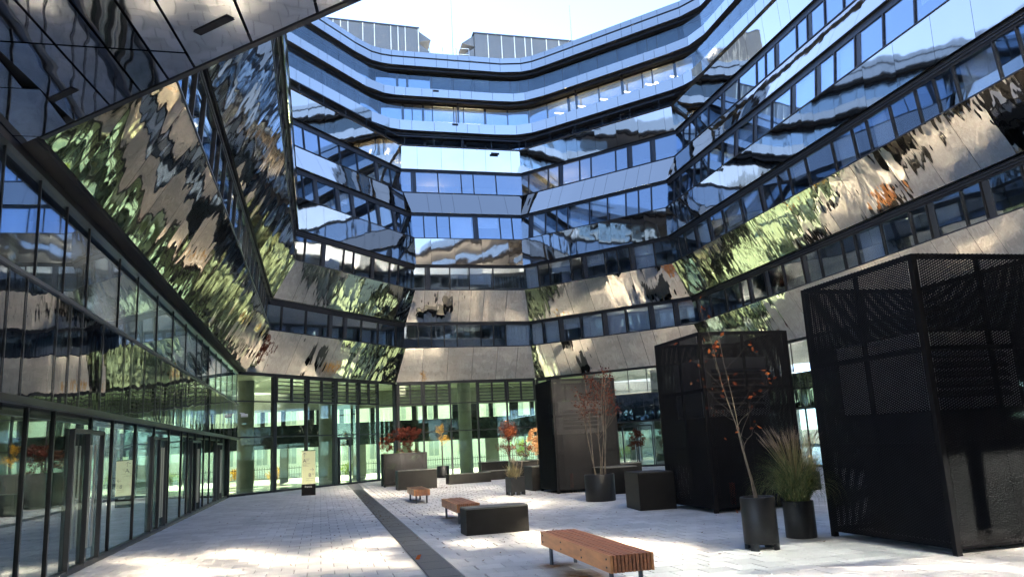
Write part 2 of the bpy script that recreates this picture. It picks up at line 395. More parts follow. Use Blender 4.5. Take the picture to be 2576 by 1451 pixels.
PANEL = [1.55, .75, 1.3, 1.7, .8, 1.45]
SEEN = {0: (L_, BL, CC, BR, RR), 1: (L_, BL, CC, BR, RR), 2: (BL, CC, BR, RR), 3: (BL, CC, BR, RR), 4: (BL, CC, BR, RR)}
for k in range(5):
    sb, zb = PROF[2 * k]; st, zt = PROF[2 * k + 1]
    for i in range(NS):
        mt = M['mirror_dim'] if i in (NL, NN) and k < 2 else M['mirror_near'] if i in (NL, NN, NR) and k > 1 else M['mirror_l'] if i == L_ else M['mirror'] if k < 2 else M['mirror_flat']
        band(i, sb, zb, st, zt, PANEL, 100 * k + i, mt, each=i in SEEN[k])
    if k < 4:
        st2, zt2 = PROF[2 * k + 2]
        for i in range(NS):
            if i in (NL, NN): continue
            bp = {CC: .6, BR: .9, BL: .35, RR: .45}.get(i, .2)
            if k == 3: bp = .12
            window_strip(i, st, zt, st2, zt2, 100 * k + i, each=(i in (BL, CC, BR, RR) or (i == L_ and k == 0)), blind_p=bp, head=.30 if i in (BL, RR) else .16)

# ------------------------------------------------------------------ upper floors with rounded corners
def rounded(s, r=3.2, seg=7, start=L_, stop=NS):
    """closed outline offset s with filleted corners -> list of points"""
    out = []
    for i in range(NS):
        c = corner(i, s); a, b = DIR[(i - 1) % NS], DIR[i]
        ang = math.acos(max(-1, min(1, a.dot(b)))); tl = r * math.tan(ang / 2)
        p0, p1 = c - a * tl, c + b * tl
        cen = p0 + Vector((a.y, -a.x)) * r
        for k in range(seg + 1):
            t = k / seg; v0 = p0 - cen; an = -ang * t
            out.append(cen + Vector((v0.x * math.cos(an) - v0.y * math.sin(an), v0.x * math.sin(an) + v0.y * math.cos(an))))
    return out
class Path:
    def __init__(s, pts):
        s.p = pts + [pts[0]]; s.l = [0]
        for a, b in zip(s.p, s.p[1:]): s.l.append(s.l[-1] + (b - a).length)
    def at(s, t):
        t = max(0, min(t, s.l[-1] - 1e-6))
        for k in range(len(s.l) - 1):
            if s.l[k + 1] > t:
                f = (t - s.l[k]) / (s.l[k + 1] - s.l[k]); return s.p[k].lerp(s.p[k + 1], f)
    def near(s, q):
        best = None
        for k in range(len(s.l) - 1):
            a, b = s.p[k], s.p[k + 1]; d = b - a; f = max(0, min(1, (q - a).dot(d) / max(d.length_squared, 1e-9)))
            e = (a + d * f - q).length
            if best is None or e < best[0]: best = (e, s.l[k] + d.length * f)
        return best[1]
def v3(p, z): return Vector((p.x, p.y, z))
def ring_sheet(a, b, za, zb):
    m_ = MB(); n = len(a)
    for k in range(n):
        j = (k + 1) % n; m_.poly([v3(a[k], za), v3(a[j], za), v3(b[j], zb), v3(b[k], zb)])
    return m_
def wallring(a, z0, z1):
    m_ = MB(); n = len(a)
    for k in range(n):
        j = (k + 1) % n; m_.poly([v3(a[k], z0), v3(a[j], z0), v3(a[j], z1), v3(a[k], z1)])
    return m_

FLO = [(-.5, 22.3, 22.98), (-1.25, 25.1, 25.68), (-1.9, 27.65, 28.7)]
def upper_floor(k, sF, zb, zt):
    path = Path(rounded(sF))
    fb = wallring(rounded(sF - .04), zb, zt).build('balcony_edge', M['back'], building)
    t0 = path.near(Vector(corner(BL, sF))) - 4; t1 = path.near(Vector(corner(RR, sF))) + 16
    def pieces(pa, ta, tb, pat, seed):
        r = random.Random(seed); u = ta; o = [u]
        while u < tb: u += r.choice(pat); o.append(u)
        return o
    us = pieces(path, t0, t1, [1.5, .75, 1.1, 1.5, .8], 40 + k)
    rows = [(zb, zt)] if k < 2 else [(zb, zb + .55), (zb + .67, zt)]
    for a, b in zip(us, us[1:]):
        for z0, z1 in rows:
            pa, pb = path.at(a + .01), path.at(b - .01)
            m_ = MB(); m_.slab([v3(pa, z0), v3(pb, z0), v3(pb, z1), v3(pa, z1)], .03); m_.build('fascia_panel', M['fascia'], fb)
    rest = MB()                                            # the part of the ring out of sight
    u = us[-1]
    while u < path.l[-1] - .1:
        pa, pb = path.at(u), path.at(min(u + 1.5, path.l[-1])); rest.slab([v3(pa, zb), v3(pb, zb), v3(pb, zt), v3(pa, zt)], .03); u += 1.5
    u = 0
    while u < us[0] - .05:
        pa, pb = path.at(u), path.at(min(u + 1.5, us[0])); rest.slab([v3(pa, zb), v3(pb, zb), v3(pb, zt), v3(pa, zt)], .03); u += 1.5
    stuff(rest.build('fascia_panel', M['fascia'], fb))
    ring_sheet(rounded(sF - .02), rounded(sF - 1.9), zb + .01, zb + .01).build('soffit', M['soffit'], building)
    ring_sheet(rounded(sF - .05), rounded(sF - 1.9), zt - .03, zt - .03).build('balcony_floor', M['soffit'], building)
    wallring(rounded(sF - .35), zb - .16, zb + .01).build('soffit_beam', M['frame'], building)
    if k < 2:                                              # glass railing
        rp = Path(rounded(sF - .06)); ua = pieces(rp, t0, t1, [1.5, 1.5, 1.2], 60 + k)
        ro = stuff(ring_sheet(rounded(sF - .05), rounded(sF - .08), zt + .93, zt + .93).build('railing_cap', M['steelrail'], building))
        for a, b in zip(ua, ua[1:]):
            pa, pb = rp.at(a + .012), rp.at(b - .012)
            m_ = MB(); m_.slab([v3(pa, zt), v3(pb, zt), v3(pb, zt + .93), v3(pa, zt + .93)], .015); m_.build('railing_pane', M['rail'], ro)
for k, (s, a, b) in enumerate(FLO): upper_floor(k, s, a, b)

LEV = [(-1.75, 20.5, 22.3, 0), (-2.35, 22.95, 25.1, 1), (-2.95, 25.65, 27.65, 2)]
for s, z0, z1, k in LEV:
    path = Path(rounded(s, 3.0))
    t0 = path.near(Vector(corner(BL, s))) - 3; t1 = path.near(Vector(corner(RR, s))) + 14
    hd = wallring(rounded(s + .05, 3.0), z1 - .18, z1).build('window_strip', M['frame'], building)
    ring_sheet(rounded(s, 3), rounded(s - 4, 3), z0 + .01, z0 + .01).build('room_floor', M['inside'], hd)
    ring_sheet(rounded(s, 3), rounded(s - 4, 3), z1 - .02, z1 - .02).build('room_ceiling', M['inside'], hd)
    wallring(rounded(s - 4, 3), z0, z1).build('room_wall', M['inside'], hd)
    r = random.Random(80 + k); u = t0; us = [u]
    while u < t1: u += r.choice([1.5, 1.5, .7, 1.3, 1.7]); us.append(u)
    tC = path.near(Vector(P[CC] + DIR[CC] * 3.2)); tE = path.near(Vector(corner(RR, s)))
    for a, b in zip(us, us[1:]):
        pa, pb = path.at(a), path.at(b)
        closed = k == 2 and tC < a < tE
        m_ = MB(); m_.slab([v3(pa, z0 + .04), v3(pb, z0 + .04), v3(pb, z1 - .18), v3(pa, z1 - .18)], .02); po = m_.build('window_pane', M['blind_dark' if closed else 'glass'], hd)
        d = (pb - pa).normalized(); n = Vector((d.y, -d.x))
        if closed:
            sm_ = MB()
            nsl = 14
            for q in range(nsl):
                z = z0 + .1 + (z1 - z0 - .3) * q / nsl; a0, b0_ = pa + d * .05 + n * .03, pb - d * .05 + n * .03
                sm_.poly([v3(a0, z), v3(b0_, z), v3(b0_ + n * .03, z + .055), v3(a0 + n * .03, z + .055)])
            stuff(sm_.build('blind_slat', M['blind_dark'], po))
        w_ = .035 if r.random() < .65 else .13
        m_ = MB(); pb2 = pb + d * w_
        m_.slab([v3(pb - d * .03 + n * .06, z0), v3(pb2 + n * .06, z0), v3(pb2 + n * .06, z1 - .1), v3(pb - d * .03 + n * .06, z1 - .1)], .1); m_.build('mullion', M['frame'], hd)
# round posts carrying the balcony slabs, dark handrail on the roof of the mirror bands
for k, (sF, zb, zt) in enumerate(FLO[:2]):
    zf = PROF[-1][1] if k == 0 else FLO[0][2]
    path = Path(rounded(sF - .75))
    for i, f_ in ((BL, .3), (BL, .72), (CC, .45), (BR, .3), (BR, .62)):
        p = path.at(path.near(P[i] + DIR[i] * f_ * 11)); m_ = MB(); m_.tube([v3(p, zf), v3(p, zb + .01)], [.06, .06], 10); m_.build('post', M['frame'], building)
hr = MB()
for i in (BL, CC, BR):
    a0, a1 = span(i, .85); hr.slab(quad(i, a0, a1, a0, a1, .85, 21.28, .85, 21.34), .05)
    u = a0 + .4
    while u < a1: hr.slab(quad(i, u, u + .04, u, u + .04, .84, 20.5, .84, 21.28), .04); u += 1.9
stuff(hr.build('handrail', M['frame'], building))
ring_sheet([corner(i, 1.3) for i in range(NS)], [corner(i, -1.9) for i in range(NS)], 20.50, 20.50).build('terrace_floor', M['soffit'], building)
# the body behind: outer walls and roof
OUT = [corner(i, -9) for i in range(NS)]
wallring(OUT, 5.7, 28.6).build('outer_wall', M['street_wall2'], building)
ring_sheet(rounded(-1.95), [corner(i, -9) for i in range(NS) for _ in range(8)], 28.66, 28.6).build('roof', M['plant'], building)
# vents set into the pale panels
for i, u, s, z in ((CC, 6.3, 1.37, 20.1),):
    m_ = MB(); m_.slab(quad(i, u, u + .55, u, u + .55, s, z, s, z + .14), .02); m_.build('vent_slot', M['back'], building)
for k, t in ((0, 4.2), (1, 3.1)):
    sF, zb, zt = FLO[k]; m_ = MB(); m_.slab(quad(CC, t, t + .4, t, t + .4, sF + .012, zt - .2, sF + .012, zt - .06), .02); m_.build('vent_slot', M['back'], building)
# pendant lamps inside the upper office floors
lampmesh = MB(); lampmesh.box((-.75, -.04, -.03), (.75, .04, .03)); lm_me = lampmesh.build('tmp', M['lamp']); lme = lm_me.data; bpy.data.objects.remove(lm_me)
for i, u, s, z in [(CC, 6.2, -3.6, 24.3), (CC, 4.3, -3.6, 24.3)] + [(BR, 1.4 + 1.75 * q, -3.8, 24.55) for q in range(6)]:
    p = pt(i, u, s, z); ang = math.atan2(DIR[i].y, DIR[i].x) + (0 if i == CC else .9)
    link_mesh('pendant_lamp', lme, building, p, ang)
for i, u, s, z in [(CC, 2.9, -3.3, 18.5), (BR, 1.2, -2.4, 18.5), (BR, 3.0, -2.4, 18.45)]:
    link_mesh('pendant_lamp', lme, building, pt(i, u, s + 1.3, z - .2), math.atan2(DIR[i].y, DIR[i].x))
gl = MB(); gl.lathe([(.001, -.16), (.09, -.13), (.155, -.04), (.155, .04), (.09, .13), (.001, .16)], 14); go = gl.build('tmp', M['lamp']); gme = go.data; bpy.data.objects.remove(go)
for i, u, s, z in [(BR, 1.9, -3.3, 23.9), (BR, 2.5, -3.6, 23.5), (BR, 8.6, -3.4, 24.4), (CC, 5.2, -3.2, 23.3), (CC, 7.4, -3.2, 23.3)]:
    link_mesh('globe_lamp', gme, building, pt(i, u, s, z))

# ------------------------------------------------------------------ ground floor
ceil_in = [corner(i, .0) for i in range(NS)]; ceil_out = [corner(i, -9) for i in range(NS)]
def ring_part(sides, s0, s1, z):
    m_ = MB()
    for i in sides: m_.poly([v3(corner(i, s0), z), v3(corner(i + 1, s0), z), v3(corner(i + 1, s1), z), v3(corner(i, s1), z)])
    return m_
ring_part((BL, CC, BR, RR, NR, NN), -.02, -9, 5.69).build('lobby_ceiling', M['lobby_ceiling'], building)
ring_part((NL, L_), -.02, -9, 5.78).build('ceiling_backing', M['back'], building)
# polished ceiling panels over the passage: strips along y crossed by joints along x, cut at the 45 degree edge
xs = [-3.02, -2.45, -2.0, -1.62, -1.28, -.6, .1, .9, 1.9]; ys = [1.2, 3.4, 5.5, 7.63, 10.4]
def clip_poly(poly, n, c):
    out = []
    for a, b in zip(poly, poly[1:] + poly[:1]):
        da, db = a.dot(n) - c, b.dot(n) - c
        if da <= 0: out.append(a)
        if da * db < 0: out.append(a.lerp(b, da / (da - db)))
    return out
edge_n = NRM[NL]; edge_c = edge_n.dot(P[NL]) - .05
ceiling = tag(empty('passage_ceiling'), 'polished metal ceiling of the passage overhead, dark joints, upper left corner', 'ceiling')
def ceil_panel(poly, nm, mat, z, parent):
    poly = clip_poly(poly, edge_n, edge_c)
    if len(poly) < 3: return
    m_ = MB(); m_.poly([v3(p, z) for p in poly][::-1], [(p.x, p.y) for p in poly][::-1]); m_.poly([v3(p, z + .03) for p in poly])
    for a, b in zip(poly, poly[1:] + poly[:1]): m_.poly([v3(a, z), v3(b, z), v3(b, z + .03), v3(a, z + .03)])
    m_.build(nm, mat, parent)
g_ = .014
for x0, x1 in zip(xs, xs[1:]):
    for y0, y1 in zip(ys, ys[1:]):
        if x0 > -1.3 and y1 == 7.63: continue
        yy0 = 5.5 if (x0 > -1.3 and y1 == 10.4) else y0
        sk = .12
        q = [Vector((x0 + sk * (yy0 - 7.6) + g_, yy0 + g_)), Vector((x1 + sk * (yy0 - 7.6) - g_, yy0 + g_)), Vector((x1 + sk * (y1 - 7.6) - g_, y1 - g_)), Vector((x0 + sk * (y1 - 7.6) + g_, y1 - g_))]
        ceil_panel(q, 'ceiling_panel', M['ceiling'], 5.70, ceiling)
y = -3.0
# strip of soffit under the left wing and the rest of the passage
y0 = -3.5
while y0 < 39:
    y1 = y0 + 1.35
    xl = -3.02 + .12 * (min(y0, 10.4) - 7.6) if y0 < 10.2 else -3.34
    q = [Vector((-3.9 if y0 > 9 else -8, y0 + .01)), Vector((xl if y0 < 9.5 else -3.33 - .004 * (y0 - 10), y0 + .01)), Vector((xl if y0 < 9.5 else -3.33 - .004 * (y1 - 10), y1 - .01)), Vector((-3.9 if y0 > 9 else -8, y1 - .01))]
    ceil_panel(q, 'ceiling_panel', M['ceiling'], 5.70, ceiling)
    y0 = y1
m_ = MB()
for a, b in ((-3.0, 1.2),):
    m_.poly([Vector((-8, -6, 5.71)), Vector((9, -6, 5.71)), Vector((9, 1.2, 5.71)), Vector((-8, 1.2, 5.71))][::-1])
m_.build('ceiling_field', M['ceiling'], ceiling)
for u, s in ((5.2, -.55), (6.5, -.55)):
    pass
for (cx, cyy) in ((-.95, 7.05), (-2.7, 8.75)):
    d = DIR[NL]; c = Vector((cx, cyy)); n = Vector((d.y, -d.x)); m_ = MB()
    q = [c - d * .24 - n * .045, c + d * .24 - n * .045, c + d * .24 + n * .045, c - d * .24 + n * .045]
    m_.poly([v3(p, 5.692) for p in q][::-1]); m_.build('ceiling_vent', M['back'], ceiling)
# edge trim where ceiling meets the sky
e = MB(); a0, a1 = span(NL, .02); e.slab(quad(NL, a0, a1, a0, a1, .03, 5.69, .03, 5.72), .06); e.build('edge_trim', M['frame'], ceiling)

def post(i, u, s, z0, z1, w_, d_, name='mullion', mat='frame', parent=None):
    m_ = MB(); m_.slab(quad(i, u - w_ / 2, u + w_ / 2, u - w_ / 2, u + w_ / 2, s + d_ / 2, z0, s + d_ / 2, z1), d_); return m_.build(name, M[mat], parent or building)
def rail(i, u0, u1, s, z0, z1, d_, name='transom', mat='frame', parent=None):
    m_ = MB(); m_.slab(quad(i, u0, u1, u0, u1, s + d_ / 2, z0, s + d_ / 2, z1), d_); return m_.build(name, M[mat], parent or building)
def pane(i, u0, u1, s, z0, z1, mat, parent, name='glass_pane'):
    m_ = MB(); m_.slab(quad(i, u0, u1, u0, u1, s, z0, s, z1), .02); return m_.build(name, M[mat], parent)

def curtain(i, s, bays, louvre, thick):
    """two-storey lobby glazing: bays = list of u, louvre = set of bay indices with slats at the top"""
    base = rail(i, bays[0], bays[-1], s, 0, .10, .12, 'lobby_glazing')
    rail(i, bays[0], bays[-1], s, 5.56, 5.70, .14, 'transom', 'frame', base)
    for k, u in enumerate(bays): post(i, u, s, 0, 5.6, .22 if k in thick else .085, .2, 'mullion', 'frame', base)
    for k, (a, b) in enumerate(zip(bays, bays[1:])):
        for z0, z1 in ((.1, 2.62), (2.68, 4.3), (4.36, 5.56)): pane(i, a, b, s, z0, z1, 'lobby', base)
        for z in (2.62, 4.3): rail(i, a, b, s, z, z + .06, .09, 'transom', 'frame', base)
        if k in louvre:
            mid = (a + b) / 2
            for z in (4.3, 5.50): rail(i, a + .03, b - .03, s + .08, z, z + .1, .12, 'louvre_frame', 'frame', base)
            for u in (a + .08, mid, b - .08): post(i, u, s + .08, 4.3, 5.58, .11, .12, 'louvre_frame', 'frame', base)
            for q in range(5): rail(i, a + .03, b - .03, s + .09, 4.52 + .2 * q, 4.57 + .2 * q, .04, 'louvre_slat', 'frame', base)
    return base
lenBL = (P[2] - P[1]).length; lenC = (P[3] - P[2]).length; lenBR = (P[4] - P[3]).length
curtain(BL, -.1, [-.95, 1.9, 4.15, 6.35, 8.3, 10.1, lenBL - .05], {1, 2, 3, 4}, {1, 3, 6})
curtain(CC, -.1, [0.05, 1.6, 3.3, 5.0, 6.9, lenC - .05], {0, 1, 3, 4}, {0})
# door in the left lobby bay
d0 = 6.6
for q in (d0, d0 + .92): post(BL, q, -.02, .1, 2.5, .09, .12, 'door_frame')
rail(BL, d0, d0 + .92, -.02, 2.42, 2.54, .12, 'door_frame')
post(BL, d0 + .75, .06, .7, 2.0, .035, .035, 'door_handle', 'steelrail')

def lower_wing(i, u0, u1, sg, sf, seed, doors=(), zf0=2.6, zf1=4.2, uc=None):
    """glass ground floor, mirrored canopy band above it, glass up to the soffit"""
    r = random.Random(seed)
    base = rail(i, u0, u1, sg, 0, .09, .12, 'ground_floor_glazing')
    u = u0; us = [u0]
    while u < u1 - .8:
        u += r.choice([2.1, 2.1, 1.2, 1.6]); us.append(min(u, u1))
    if us[-1] < u1: us.append(u1)
    for k, (a, b) in enumerate(zip(us, us[1:])):
        pane(i, a, b, sg, .09, zf0, 'lobby_side', base); post(i, a, sg, .05, zf0, .06, .06, 'mullion', 'frame', base)
    for d in doors:
        for q in (d, d + .95, d + 1.9): post(i, q, sg + .03, .05, 2.35, .06, .08, 'door_frame', 'frame_grey', base)
        rail(i, d, d + 1.9, sg + .03, 2.30, 2.37, .08, 'door_frame', 'frame_grey', base)
        for q in (d + .82, d + 1.08): post(i, q, sg + .12, .35, 2.1, .03, .03, 'door_handle', 'steelrail', base)
    # canopy
    if uc is not None: u0 = uc; us = [uc, (uc + us[0]) / 2] + us
    cb = rail(i, u0, u1, sf - .3, zf0, zf1, .55, 'canopy_band', 'back')
    for k, u in enumerate(cuts(u0 + .01, u1, [.62, 1.25, 1.25, .62, 1.6], seed + 1)):
        pass
    cs = [u0] + cuts(u0, u1, [.62, 1.25, 1.25, .62, 1.6], seed + 1) + [u1]
    for a, b in zip(cs, cs[1:]):
        m_ = MB(); m_.slab(quad(i, a + .006, b - .006, a + .006, b - .006, sf, zf0 + .03, sf, zf1 - .05), .02); m_.build('mirror_panel', M['fascia_mirror'], cb)
        post(i, b, sf + .012, zf0 + .03, zf1 - .05, .010, .010, 'joint_strip', 'frame_grey', cb)
    rail(i, u0, u1, sf, zf1 - .05, zf1, .08, 'canopy_edge', 'frame_grey', cb)
    rail(i, u0, u1, sf + .02, zf0 - .06, zf0 + .03, .12, 'canopy_edge', 'frame', cb)
    # upper glass
    for a, b in zip(us, us[1:]):
        pane(i, a, b, sf - .03, zf1 + .05, 5.66, 'glass', base); post(i, a, sf - .035, zf1 + .05, 5.66, .03, .04, 'mullion', 'frame', base)
    rail(i, u0, u1, sf - .03, 5.58, 5.69, .16, 'transom', 'frame', base)
    return base
lenL = (P[1] - P[0]).length; lenR = (P[5] - P[4]).length
lower_wing(L_, 1.25, lenL - .1, -.75, -.35, 5, (4.6, 11.2, 17.6, 24.1), uc=-1.3)
curtain(BR, -.1, [.05, 1.7, 3.6], {0}, set())
lower_wing(BR, 3.6, lenBR + .2, -.5, -.1, 9, (5.6,))
lower_wing(RR, -.2, lenR, -.5, -.1, 12, (9.,))
# end wall of the left wing towards the passage
m_ = MB(); m_.box((-12.3, 11.1, 0), (-4.08, 11.25, 2.6)); m_.build('end_wall', M['lobby_dark'], building)
m_ = MB(); m_.box((-12.3, 8.6, 2.58), (-3.68, 8.72, 5.69)); m_.build('end_wall', M['lobby_dark'], building)
m_ = MB(); m_.box((-12.3, 8.72, 2.5), (-3.95, 11.3, 2.6)); m_.build('canopy_soffit', M['lobby_dark'], building)
m_ = MB(); m_.box((-4.4, -3.2, 0), (9, -3.0, 5.7)); m_.build('added_passage_wall', M['concrete'], building)  # unseen wall added behind the viewer to block a low rear sun
for a, b in ((( 9, -3.2), (9.2, 2.0)),):
    m_ = MB(); m_.box((a[0], a[1], 0), (b[0], b[1], 5.7)); m_.build('added_passage_wall', M['concrete'], building)
# unseen mirror fins added above the viewer, aimed to throw sun into the court
SUN_D = Vector((SDX * math.cos(SUN_EL), SDY * math.cos(SUN_EL), -math.sin(SUN_EL)))
def fins(i, z0, z1, s, targets):
    """one mirrored fin per target point on the ground, spaced along side i"""
    a0, a1 = span(i, s); bk = rail(i, a0, a1, s - 1.0, z0 - .1, z1 + .1, .1, 'added_fin_backing', 'back')
    for k, (tx_, ty_) in enumerate(targets):
        c = pt(i, a0 + (a1 - a0) * (k + .5) / len(targets), s - .25, (z0 + z1) / 2)
        n = ((Vector((tx_, ty_, .1)) - c).normalized() - SUN_D).normalized(); rt = Vector((0, 0, 1)).cross(n).normalized(); up = n.cross(rt)
        w_, h_ = .46, (z1 - z0) / 2
        m_ = MB(); m_.slab([c - rt * w_ - up * h_, c + rt * w_ - up * h_, c + rt * w_ + up * h_, c - rt * w_ + up * h_], .02); m_.build('added_mirror_fin', M['fin_mirror'], bk)
# side NL runs from lower right (next to NN) to upper left
FIN_ROWS = [(7.75, 9.15, 1.9), (11.0, 12.4, 3.0), (14.2, 15.75, 2.9), (17.45, 18.9, 2.3)]
ZONES = [(.26, -3.0, 1.0, 12.0, 16), (.22, 2.4, 5.2, 11.6, 15.2), (.12, 3, 7, 18, 25), (.30, 0, 14, 29, 44), (.10, 12, 17, 16, 24)]
rz_ = random.Random(11)
def pick_targets(n):
    out = []
    for _ in range(n):
        q = rz_.random(); z = ZONES[-1]
        for zz in ZONES:
            if q < zz[0]: z = zz; break
            q -= zz[0]
        out.append((rz_.uniform(z[1], z[2]), rz_.uniform(z[3], z[4])))
    return out
for side in (NL, NN):
    for z0, z1, s_ in FIN_ROWS: fins(side, z0, z1, s_, pick_targets(10 if side == NL else 8))

# unseen near sides at ground level: glazing, canopy band darkened to bounce less sun
for i in (NN, NR):
    s0, s1 = span(i, -.4); o = rail(i, s0, s1, -.4, 0, .1, .1, 'ground_floor_glazing')
    pane(i, s0, s1, -.4, .1, 2.6, 'lobby_side', o); pane(i, s0, s1, -.4, 4.2, 5.66, 'lobby_side', o); rail(i, s0, s1, -1.2, 0, 5.66, .05, 'inner_wall', 'lobby_dark', o)
    u = s0; k = 0
    while u < s1 - .3:
        b = min(u + 1.3, s1); m_ = MB(); m_.slab(quad(i, u + .01, b - .01, u + .01, b - .01, -.1, 2.6, -.1, 4.2), .3); m_.build('mirror_panel', M['mirror_dim'], o); u = b

# lobby: floor, outer wall with two rows of openings, round columns
ring_part((BL, CC, BR, RR), -.1, -30, .006).build('lobby_floor', M['lobby_floor'], building)
m_ = MB(); m_.poly([(-12.3, 11.2, .006), (-4.0, 11.2, .006), (-4.0, 39, .006), (-12.3, 46, .006)]); m_.build('lobby_floor', M['lobby_floor'], building)
YO = 54.0
def flat_box(x0, x1, z0, z1, y0, y1, nm, mt):
    m_ = MB(); m_.box((x0, y0, z0), (x1, y1, z1)); return m_.build(nm, M[mt], building)
flat_box(-12, 31, 2.15, 3.62, YO, YO + .25, 'lobby_wall', 'lobby_dark'); flat_box(-12, 31, 4.55, 5.69, YO, YO + .25, 'lobby_wall', 'concrete')
r = random.Random(4); u = -12.; k = 0
while u < 31:
    b = min(u + r.choice((1.3, 2.2, 2.4, 1.9)), 31)
    wd = (.55, .07, .07, .9, .07)[k % 5]; flat_box(u - wd / 2, u + wd / 2, 0, 2.15, YO - .02, YO + .2, 'lobby_pier', 'concrete' if wd > .1 else 'frame')
    flat_box(u + wd / 2, b - .03, .02, 2.15, YO + .1, YO + .12, 'outer_pane', 'outer_glass'); u = b; k += 1
u = -12.; k = 0
while u < 31:
    b = min(u + r.choice((1.3, 1.3, 1.5, .75)), 31); wd = r.choice((.28, .28, .28, .6))
    flat_box(u - .01, u + wd, 3.62, 4.55, YO - .02, YO + .2, 'lobby_pier', 'frame'); flat_box(u + wd, b - .01, 3.62, 4.55, YO + .1, YO + .12, 'outer_pane', 'outer_glass'); u = b; k += 1
SO = -7.2
def outer(i, z_open=(.0, 2.15), z_win=(3.62, 4.55), seed=1, piers=2.6):
    a0, a1 = span(i, SO); a0 += 1.5; r = random.Random(seed)
    rail(i, a0, a1, SO, z_open[1], z_win[0], .3, 'lobby_wall', 'lobby_dark'); rail(i, a0, a1, SO, z_win[1], 5.69, .3, 'lobby_wall', 'concrete')
    u = a0; k = 0
    while u < a1 - .2:
        b = min(u + piers * r.choice((.9, 1, 1.2)), a1)
        post(i, u + .6, SO, 0, z_open[1], 1.4 if k % 2 else .9, .3, 'lobby_pier', 'lobby_dark')
        pane(i, u + .1, b - .1, SO, .02, z_open[1], 'outer_glass', building, 'outer_pane'); u = b; k += 1
    u = a0
    while u < a1 - .2:
        b = min(u + r.choice((1.0, 1.25, 1.25, .6)), a1)
        post(i, u + .3, SO, z_win[0], z_win[1], .62, .28, 'lobby_pier', 'frame'); pane(i, u + .3, b, SO, z_win[0], z_win[1], 'outer_glass', building, 'outer_pane'); u = b
outer(RR, seed=8)
# left wing: its own street-side wall
m_ = MB(); m_.box((-11.5, 11.3, 2.2), (-11.2, 44, 5.69)); m_.build('lobby_wall', M['lobby_dark'], building)
for q in range(12):
    m_ = MB(); m_.box((-11.5, 11.3 + q * 2.7, 0), (-11.2, 12.9 + q * 2.7, 2.2)); m_.build('lobby_pier', M['lobby_dark'], building)
    m_ = MB(); m_.box((-11.38, 12.9 + q * 2.7, .02), (-11.36, 14.0 + q * 2.7, 2.2)); m_.build('outer_pane', M['outer_glass'], building)
m_ = MB(); m_.poly([(-11.2, 11.2, 5.68), (-4, 11.2, 5.68), (-4, 40, 5.68), (-11.2, 44, 5.68)]); m_.build('lobby_ceiling', M['lobby_dark'], building)
for i, u, s in ((CC, 4.6, -2.2), (BL, 3.2, -3.4), (BL, 9.2, -3.2), (BR, 2.4, -2.8), (BR, 7, -3), (RR, 6, -3), (RR, 14, -3)):
    p = pt(i, u, s, 0); m_ = MB(); m_.lathe([(.42, 0), (.42, 5.69)], 28, (p.x, p.y)); m_.build('round_column', M['concrete'], building, True)
# ceiling light lines in the lobby
for i, u in ((BL, 2.5), (BL, 5.2), (BL, 8.4), (CC, 2.2), (CC, 6.8)):
    m_ = MB(); q = quad(i, u, u + .05, u + 2.2, u + 2.25, -.8, 5.6, -6, 5.6); m_.slab(q, .03); m_.build('ceiling_conduit', M['steelrail'], building)

